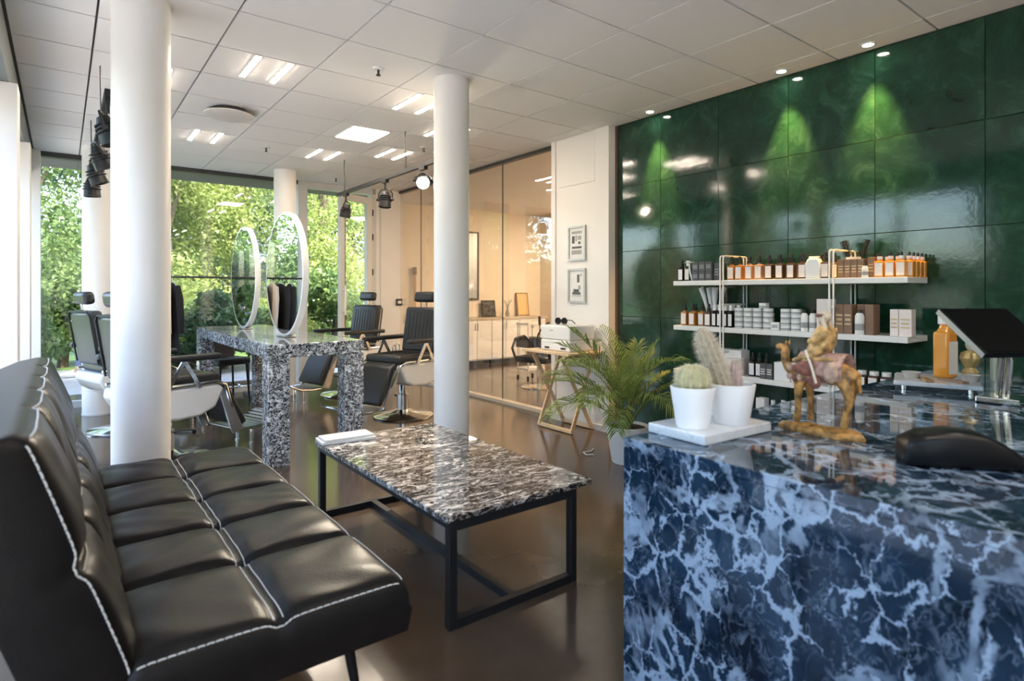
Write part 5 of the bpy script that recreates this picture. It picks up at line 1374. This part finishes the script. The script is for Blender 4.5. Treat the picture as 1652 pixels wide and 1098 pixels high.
# trolley and black styling chair seen through the glass
tt = thing('trolley', 'small white trolley with black trays behind the glass', 'trolley', (5.50, 6.75, 0))
for x in (-0.14,0.14):
    for y in (-0.12,0.12): MB().cyl((x,y,0.03),(x,y,0.82),0.010,n=8).build('post', M_whitegl, tt)
for z, mm in ((0.12,M_whitegl),(0.45,M_black),(0.78,M_whitegl)):
    MB().box(-0.16,0.16,-0.14,0.14,z,z+0.03 if mm is not M_black else z+0.14).build('shelf_tray', mm, tt, smooth=False)
for x in (-0.14,0.14):
    for y in (-0.12,0.12): MB().cyl((x-0.01,y,0.02),(x+0.01,y,0.02),0.02,n=10).build('caster', M_black, tt)
sc_ = thing('styling_chair', 'low black styling chair with curved arms behind the glass', 'chair', (5.02, 5.98, 0), math.radians(200))
MB().lathe([(0.0,0.0),(0.24,0.0),(0.24,0.012),(0.06,0.03),(0.0,0.03)],32).build('base', M_chrome, sc_)
MB().cyl((0,0,0.03),(0,0,0.34),0.03,n=16).build('column', M_chrome, sc_)
MB().box(-0.24,0.24,-0.24,0.24,0.34,0.42).build('seat', M_leather2, sc_, bev=0.03, seg=3)
MB().box(-0.28,-0.20,-0.24,0.24,0.42,0.66,Matrix.Rotation(math.radians(-8),4,'Y')).build('backrest', M_leather2, sc_, bev=0.03, seg=3)
for s_ in (-1,1):
    MB().tube([(-0.20,0.27*s_,0.40),(-0.22,0.28*s_,0.58),(-0.10,0.29*s_,0.66),(0.12,0.29*s_,0.64),(0.22,0.28*s_,0.52),(0.18,0.26*s_,0.40)],0.018,8).build('armrest', M_black, sc_)
# guitar leaning in the side room and a wall switch
gt = thing('guitar', 'tan guitar on the cream wall left of the column, behind the glass', 'guitar', (4.70, 8.86, 0.60))
MB().box(-0.022,0.022,-0.03,-0.008,0.36,0.95).build('neck', mat('guitar_neck', (0.38,0.22,0.10), 0.5), gt, smooth=False)
MB().box(-0.035,0.035,-0.03,-0.01,0.95,1.08).build('headstock', M_brown, gt, bev=0.004, smooth=False)
gb = MB(); pr = []
for k in range(36):
    a_ = 2*PI*k/36; rr = 0.155+0.035*math.cos(2*a_)-0.018*math.sin(a_)
    pr.append((rr*math.cos(a_)*0.85, 0.20+rr*1.2*math.sin(a_)))
gb.prism(pr, -0.07, -0.005).build('body', mat('guitar_tan', (0.50,0.32,0.15), 0.35), gt, bev=0.006)
sw = thing('wall_switch', 'small dark square switch on the white wall near the glass corner', 'switch', (3.965, 7.9495, 1.11))
MB().box(-0.05,0.05,-0.018,0,-0.05,0.05).build('plate', M_darkframe, sw, bev=0.004, smooth=False)
MB().box(-0.026,0.026,-0.024,-0.0185,-0.02,0.02).build('button', M_labelc, sw, smooth=False)

# ------------------------------------------------------------------ OUTSIDE
gr = MB().box(-40, 40, 8.15, 60, -0.25, -0.06).build('ground', mat('lawn_ground', (0.10,0.17,0.04), 0.95, noise=0.4, nscale=3), smooth=False); struct(gr)
gr = MB().box(-40, -0.55, -30, 8.15, -0.25, -0.06).build('ground', mat('paving_ground', (0.55,0.53,0.49), 0.9, noise=0.12, nscale=2), smooth=False); struct(gr)
tr_ = MB().box(-3.0, 4.6, 8.1, 12.4, -0.14, -0.05).build('terrace', mat('terrace_stone', (0.40,0.40,0.39), 0.8, noise=0.1), smooth=False); struct(tr_)
M_bark = mat('bark', (0.10,0.075,0.05), 0.9, noise=0.4, nscale=12, bump=0.5, bscale=30)
M_lf = [leafmat('leaf_bright', (0.11,0.17,0.035), (0.36,0.41,0.12), 0.5), leafmat('leaf_mid', (0.06,0.12,0.032), (0.20,0.28,0.085), 0.45), leafmat('leaf_dark', (0.03,0.07,0.028), (0.10,0.17,0.06), 0.4)]
def leaf_mesh(blobs, n, size, seed):
    rg = np.random.default_rng(seed)
    w = np.array([b[3]*b[4]*b[5] for b in blobs])**0.8; w /= w.sum()
    idx = rg.choice(len(blobs), n, p=w)
    B = np.array(blobs)[idx]
    d = rg.normal(size=(n,3)); d /= np.linalg.norm(d,axis=1,keepdims=True)
    r = rg.random((n,1))**0.45
    # clumping
    P = B[:,:3]+d*r*B[:,3:6]
    P += 0.10*np.sin(P[:,[1,2,0]]*5.0+seed)
    a = rg.normal(size=(n,3)); a /= np.linalg.norm(a,axis=1,keepdims=True)
    b = np.cross(a, rg.normal(size=(n,3))); b /= np.linalg.norm(b,axis=1,keepdims=True)
    s = size*(0.6+0.8*rg.random((n,1)))
    V = np.stack([P-a*s, P+b*s*0.5, P+a*s, P-b*s*0.5],1).reshape(-1,3)
    me = bpy.data.meshes.new('foliage')
    me.vertices.add(n*4); me.vertices.foreach_set('co', V.astype(np.float32).ravel())
    me.loops.add(n*4); me.loops.foreach_set('vertex_index', np.arange(n*4,dtype=np.int32))
    me.polygons.add(n); me.polygons.foreach_set('loop_start', np.arange(0,n*4,4,dtype=np.int32))
    me.update(calc_edges=True); me.validate()
    return me
def tree(name, label, x, y, h, r, n, size, k, seed, cat='tree', trunk=True, low=0.15):
    t = thing(name, label, cat, (x,y,-0.06), 0, 'trees and shrubs outside')
    rg = random.Random(seed); bl = []
    for q in range(13 if trunk else 7):
        a_ = rg.random()*2*PI; f = low+(1-low)*rg.random(); rr = r*math.sqrt(rg.random())*0.8*(1.15-0.6*f)
        bl.append((rr*math.cos(a_), rr*math.sin(a_), h*f, r*(0.35+0.25*rg.random()), r*(0.35+0.25*rg.random()), h*(0.10+0.08*rg.random())))
    me = leaf_mesh(bl, n, size, seed)
    fo = bpy.data.objects.new('foliage', me); COL.objects.link(fo); fo.parent = t; me.materials.append(M_lf[k]); fo['kind'] = 'stuff'
    m = MB().tube([(0,0,-0.1),(0.05,0.03,h*0.3),(-0.04,0.02,h*0.6),(0,0,h*0.85)],[0.05+0.018*h,0.04+0.014*h,0.03+0.008*h,0.02],9)
    for q in range(7):
        b = bl[q % len(bl)]
        m.tube([(0,0,b[2]*0.55),(b[0]*0.5,b[1]*0.5,b[2]*0.85),(b[0],b[1],b[2])],[0.02+0.006*h,0.02,0.008],6)
    m.build('trunk', M_bark, t)
tree('tree', 'bright sunlit tree behind the far window left of the mirrors', 1.6, 13.5, 6.5, 1.9, 36000, 0.037, 0, 1)
tree('tree', 'bright leafy tree behind the round mirrors', 3.3, 14.5, 7.0, 2.0, 36000, 0.037, 0, 2)
tree('tree', 'mid green tree outside the glass door', 5.0, 14.0, 6.0, 1.9, 32000, 0.037, 0, 3)
tree('tree', 'dark green tree outside at the far left window', -0.6, 13.0, 6.5, 1.8, 32000, 0.037, 1, 4)
tree('tree', 'dark tree deep in the garden behind the thick column', 0.6, 17.5, 8.0, 2.4, 16000, 0.07, 2, 5)
tree('tree', 'dark tree deep in the garden behind the round mirrors', 4.0, 19.0, 8.5, 2.6, 16000, 0.07, 2, 6)
tree('tree', 'dark tree deep in the garden beyond the glass door', 7.5, 18.5, 8.0, 2.6, 16000, 0.07, 2, 7)
tree('tree', 'tree at the outer left of the garden', -3.6, 15.0, 7.5, 2.3, 9000, 0.09, 2, 8)
for q, (x_, y_, h_, r_) in enumerate(((-7.2,9.0,6.5,1.9),(-7.0,3.0,6.0,1.5),(-7.2,0.2,6.5,1.8),(-7.0,-3.2,6.0,1.9),(-7.0,-7.0,6.0,2.0))):  # added trees out of view, darkening wall reflections and cutting sky light
    tree('tree', '%s added unseen dark tree from the garden, screening the sofa windows from the sky' % ORD[q], x_, y_, h_, r_, 9000, 0.085, 2, 50+q)
for q in range(8):  # added hedge out of view, keeping low reflections and the foreground dark
    tree('shrub', '%s added unseen hedge shrub from the garden, screening the sofa windows from the sky' % ORD[q], -5.6, 8.6-2.0*q, 2.3, 1.15, 5500, 0.06, 2, 70+q, 'shrub', False, 0.12)
for q, (x, y, h, r, k, l) in enumerate(((0.98,9.95,2.1,0.50,1,'rounded shrub on the terrace edge near the far column'),(-0.55,10.4,1.6,0.7,1,'dark shrub outside the far left window pane'),(1.75,10.3,1.3,0.7,2,'low shrub outside left of the round mirrors'),(2.2,11.0,1.5,0.9,1,'round shrub outside behind the round mirrors'),
                               (3.25,11.2,1.4,0.8,0,'bright shrub outside right of the round mirrors'),(4.3,11.4,1.8,1.0,1,'large shrub outside the open glass door'),(-1.9,11.6,1.9,0.9,2,'dark shrub at the outer left corner of the garden'),(0.0,13.0,2.2,1.1,1,'broad hedge shrub outside behind the walking person'),(-0.75,12.4,2.0,0.9,2,'dark hedge shrub seen through the far left window pane'),(1.2,12.9,1.9,1.0,1,'hedge shrub outside behind the clothes rail'))):
    tree('shrub', l, x, y, h, r, 4500, 0.05, k, 30+q, 'shrub', False, 0.2)
# blue-grey house seen beyond the garden
hs_ = thing('garden_house', 'blue-grey house half hidden behind the garden trees', 'house', (8.2, 22.5, -0.06))
M_hw = mat('house_wall', (0.22,0.26,0.36), 0.8, noise=0.05)
MB().box(-5.5,5.5,0,6,0,6.5).build('wall', M_hw, hs_, smooth=False)
MB().prism([(-5.9,6.5),(5.9,6.5),(0,9.0)],-0.4,6.4).build('roof', mat('house_roof', (0.10,0.09,0.09), 0.8), hs_, smooth=False)
for zz in (1.0,3.9):
    for xx in (-4.4,-2.2,0.0,2.2,4.4):
        w_ = MB().box(xx-0.6,xx+0.6,-0.06,0,zz,zz+1.5).build('window', M_labelc, hs_, smooth=False)
        MB().box(xx-0.5,xx+0.5,-0.07,-0.061,zz+0.1,zz+1.4).build('pane', mat('house_pane', (0.05,0.06,0.08), 0.1), w_, smooth=False)

# passer-by outside, mostly hidden by the column
ps = thing('person', 'person in dark jacket and jeans walking outside, half hidden by a column', 'person', (0.46, 11.35, -0.05), math.radians(180))
hgt = 1.74
V = [(0,0,0.95),(0,0,1.10),(0,0,1.28),(0,0,1.42),(0,0,1.50),(0.01,0,1.60),(0.02,0,1.66),
     (0,0.10,0.90),(0.14,0.10,0.50),(0.27,0.10,0.12),(0.30,0.10,0.055),(0.42,0.10,0.045),
     (0,-0.10,0.90),(-0.06,-0.10,0.50),(-0.30,-0.10,0.17),(-0.34,-0.10,0.10),(-0.25,-0.10,0.045),
     (0,0.19,1.41),(-0.08,0.24,1.13),(0.06,0.25,0.92),(0.09,0.25,0.84),
     (0,-0.19,1.41),(0.09,-0.24,1.13),(0.22,-0.25,0.97),(0.27,-0.25,0.91)]
Ed = [(0,1),(1,2),(2,3),(3,4),(4,5),(5,6),(0,7),(7,8),(8,9),(9,10),(10,11),(0,12),(12,13),(13,14),(14,15),(15,16),(3,17),(17,18),(18,19),(19,20),(3,21),(21,22),(22,23),(23,24)]
Rr = [0.15,0.14,0.16,0.12,0.055,0.09,0.085,0.10,0.068,0.05,0.042,0.032,0.10,0.068,0.05,0.042,0.032,0.065,0.048,0.036,0.034,0.065,0.048,0.036,0.034]
M_skin = mat('skin', (0.55,0.36,0.27), 0.5); M_jean = mat('jeans', (0.13,0.18,0.30), 0.8, noise=0.15, nscale=40); M_jack = mat('jacket', (0.018,0.026,0.020), 0.7)
skin('body', V, Ed, Rr, M_skin, ps, 2)
V = [(0,0,0.92),(0,0.105,0.86),(0.14,0.10,0.50),(0.265,0.10,0.14),(0,-0.105,0.86),(-0.06,-0.10,0.50),(-0.285,-0.10,0.19)]
skin('jeans', V, [(0,1),(1,2),(2,3),(0,4),(4,5),(5,6)], [0.16,0.12,0.085,0.075,0.12,0.085,0.075], M_jean, ps, 2)
V = [(0,0,0.86),(0,0,1.10),(0,0,1.28),(0,0,1.43),(0,0.20,1.41),(-0.08,0.25,1.13),(0.06,0.255,0.93),(0,-0.20,1.41),(0.09,-0.25,1.13),(0.22,-0.255,0.98)]
skin('jacket', V, [(0,1),(1,2),(2,3),(3,4),(4,5),(5,6),(3,7),(7,8),(8,9)], [0.175,0.165,0.18,0.13,0.085,0.065,0.055,0.085,0.065,0.055], M_jack, ps, 2)
MB().ball((-0.005,0,1.665),0.105,0.09,0.115,16,10).build('hair', mat('dark_hair', (0.03,0.02,0.015), 0.6), ps)
MB().ball((0.105,0,1.60),0.014,0.010,0.018,8,6).build('nose', M_skin, ps)
for s_ in (-1,1):
    MB().ball((0.092,0.032*s_,1.635),0.008,n=8,m=6).build('eye', M_inkd, ps)
    MB().ball((0.0,0.092*s_,1.62),0.014,0.010,0.026,8,6).build('ear', M_skin, ps)
for (x,y,z,rx) in ((0.35,0.10,0.045,0.0),(-0.30,-0.10,0.065,0.5)):
    MB().ball((0,0,0),0.145,0.052,0.05,14,9,Matrix.Translation((x,y,z+0.005))@Matrix.Rotation(rx,4,'Y')).build('shoe', mat('white_shoe', (0.75,0.75,0.74), 0.5), ps)
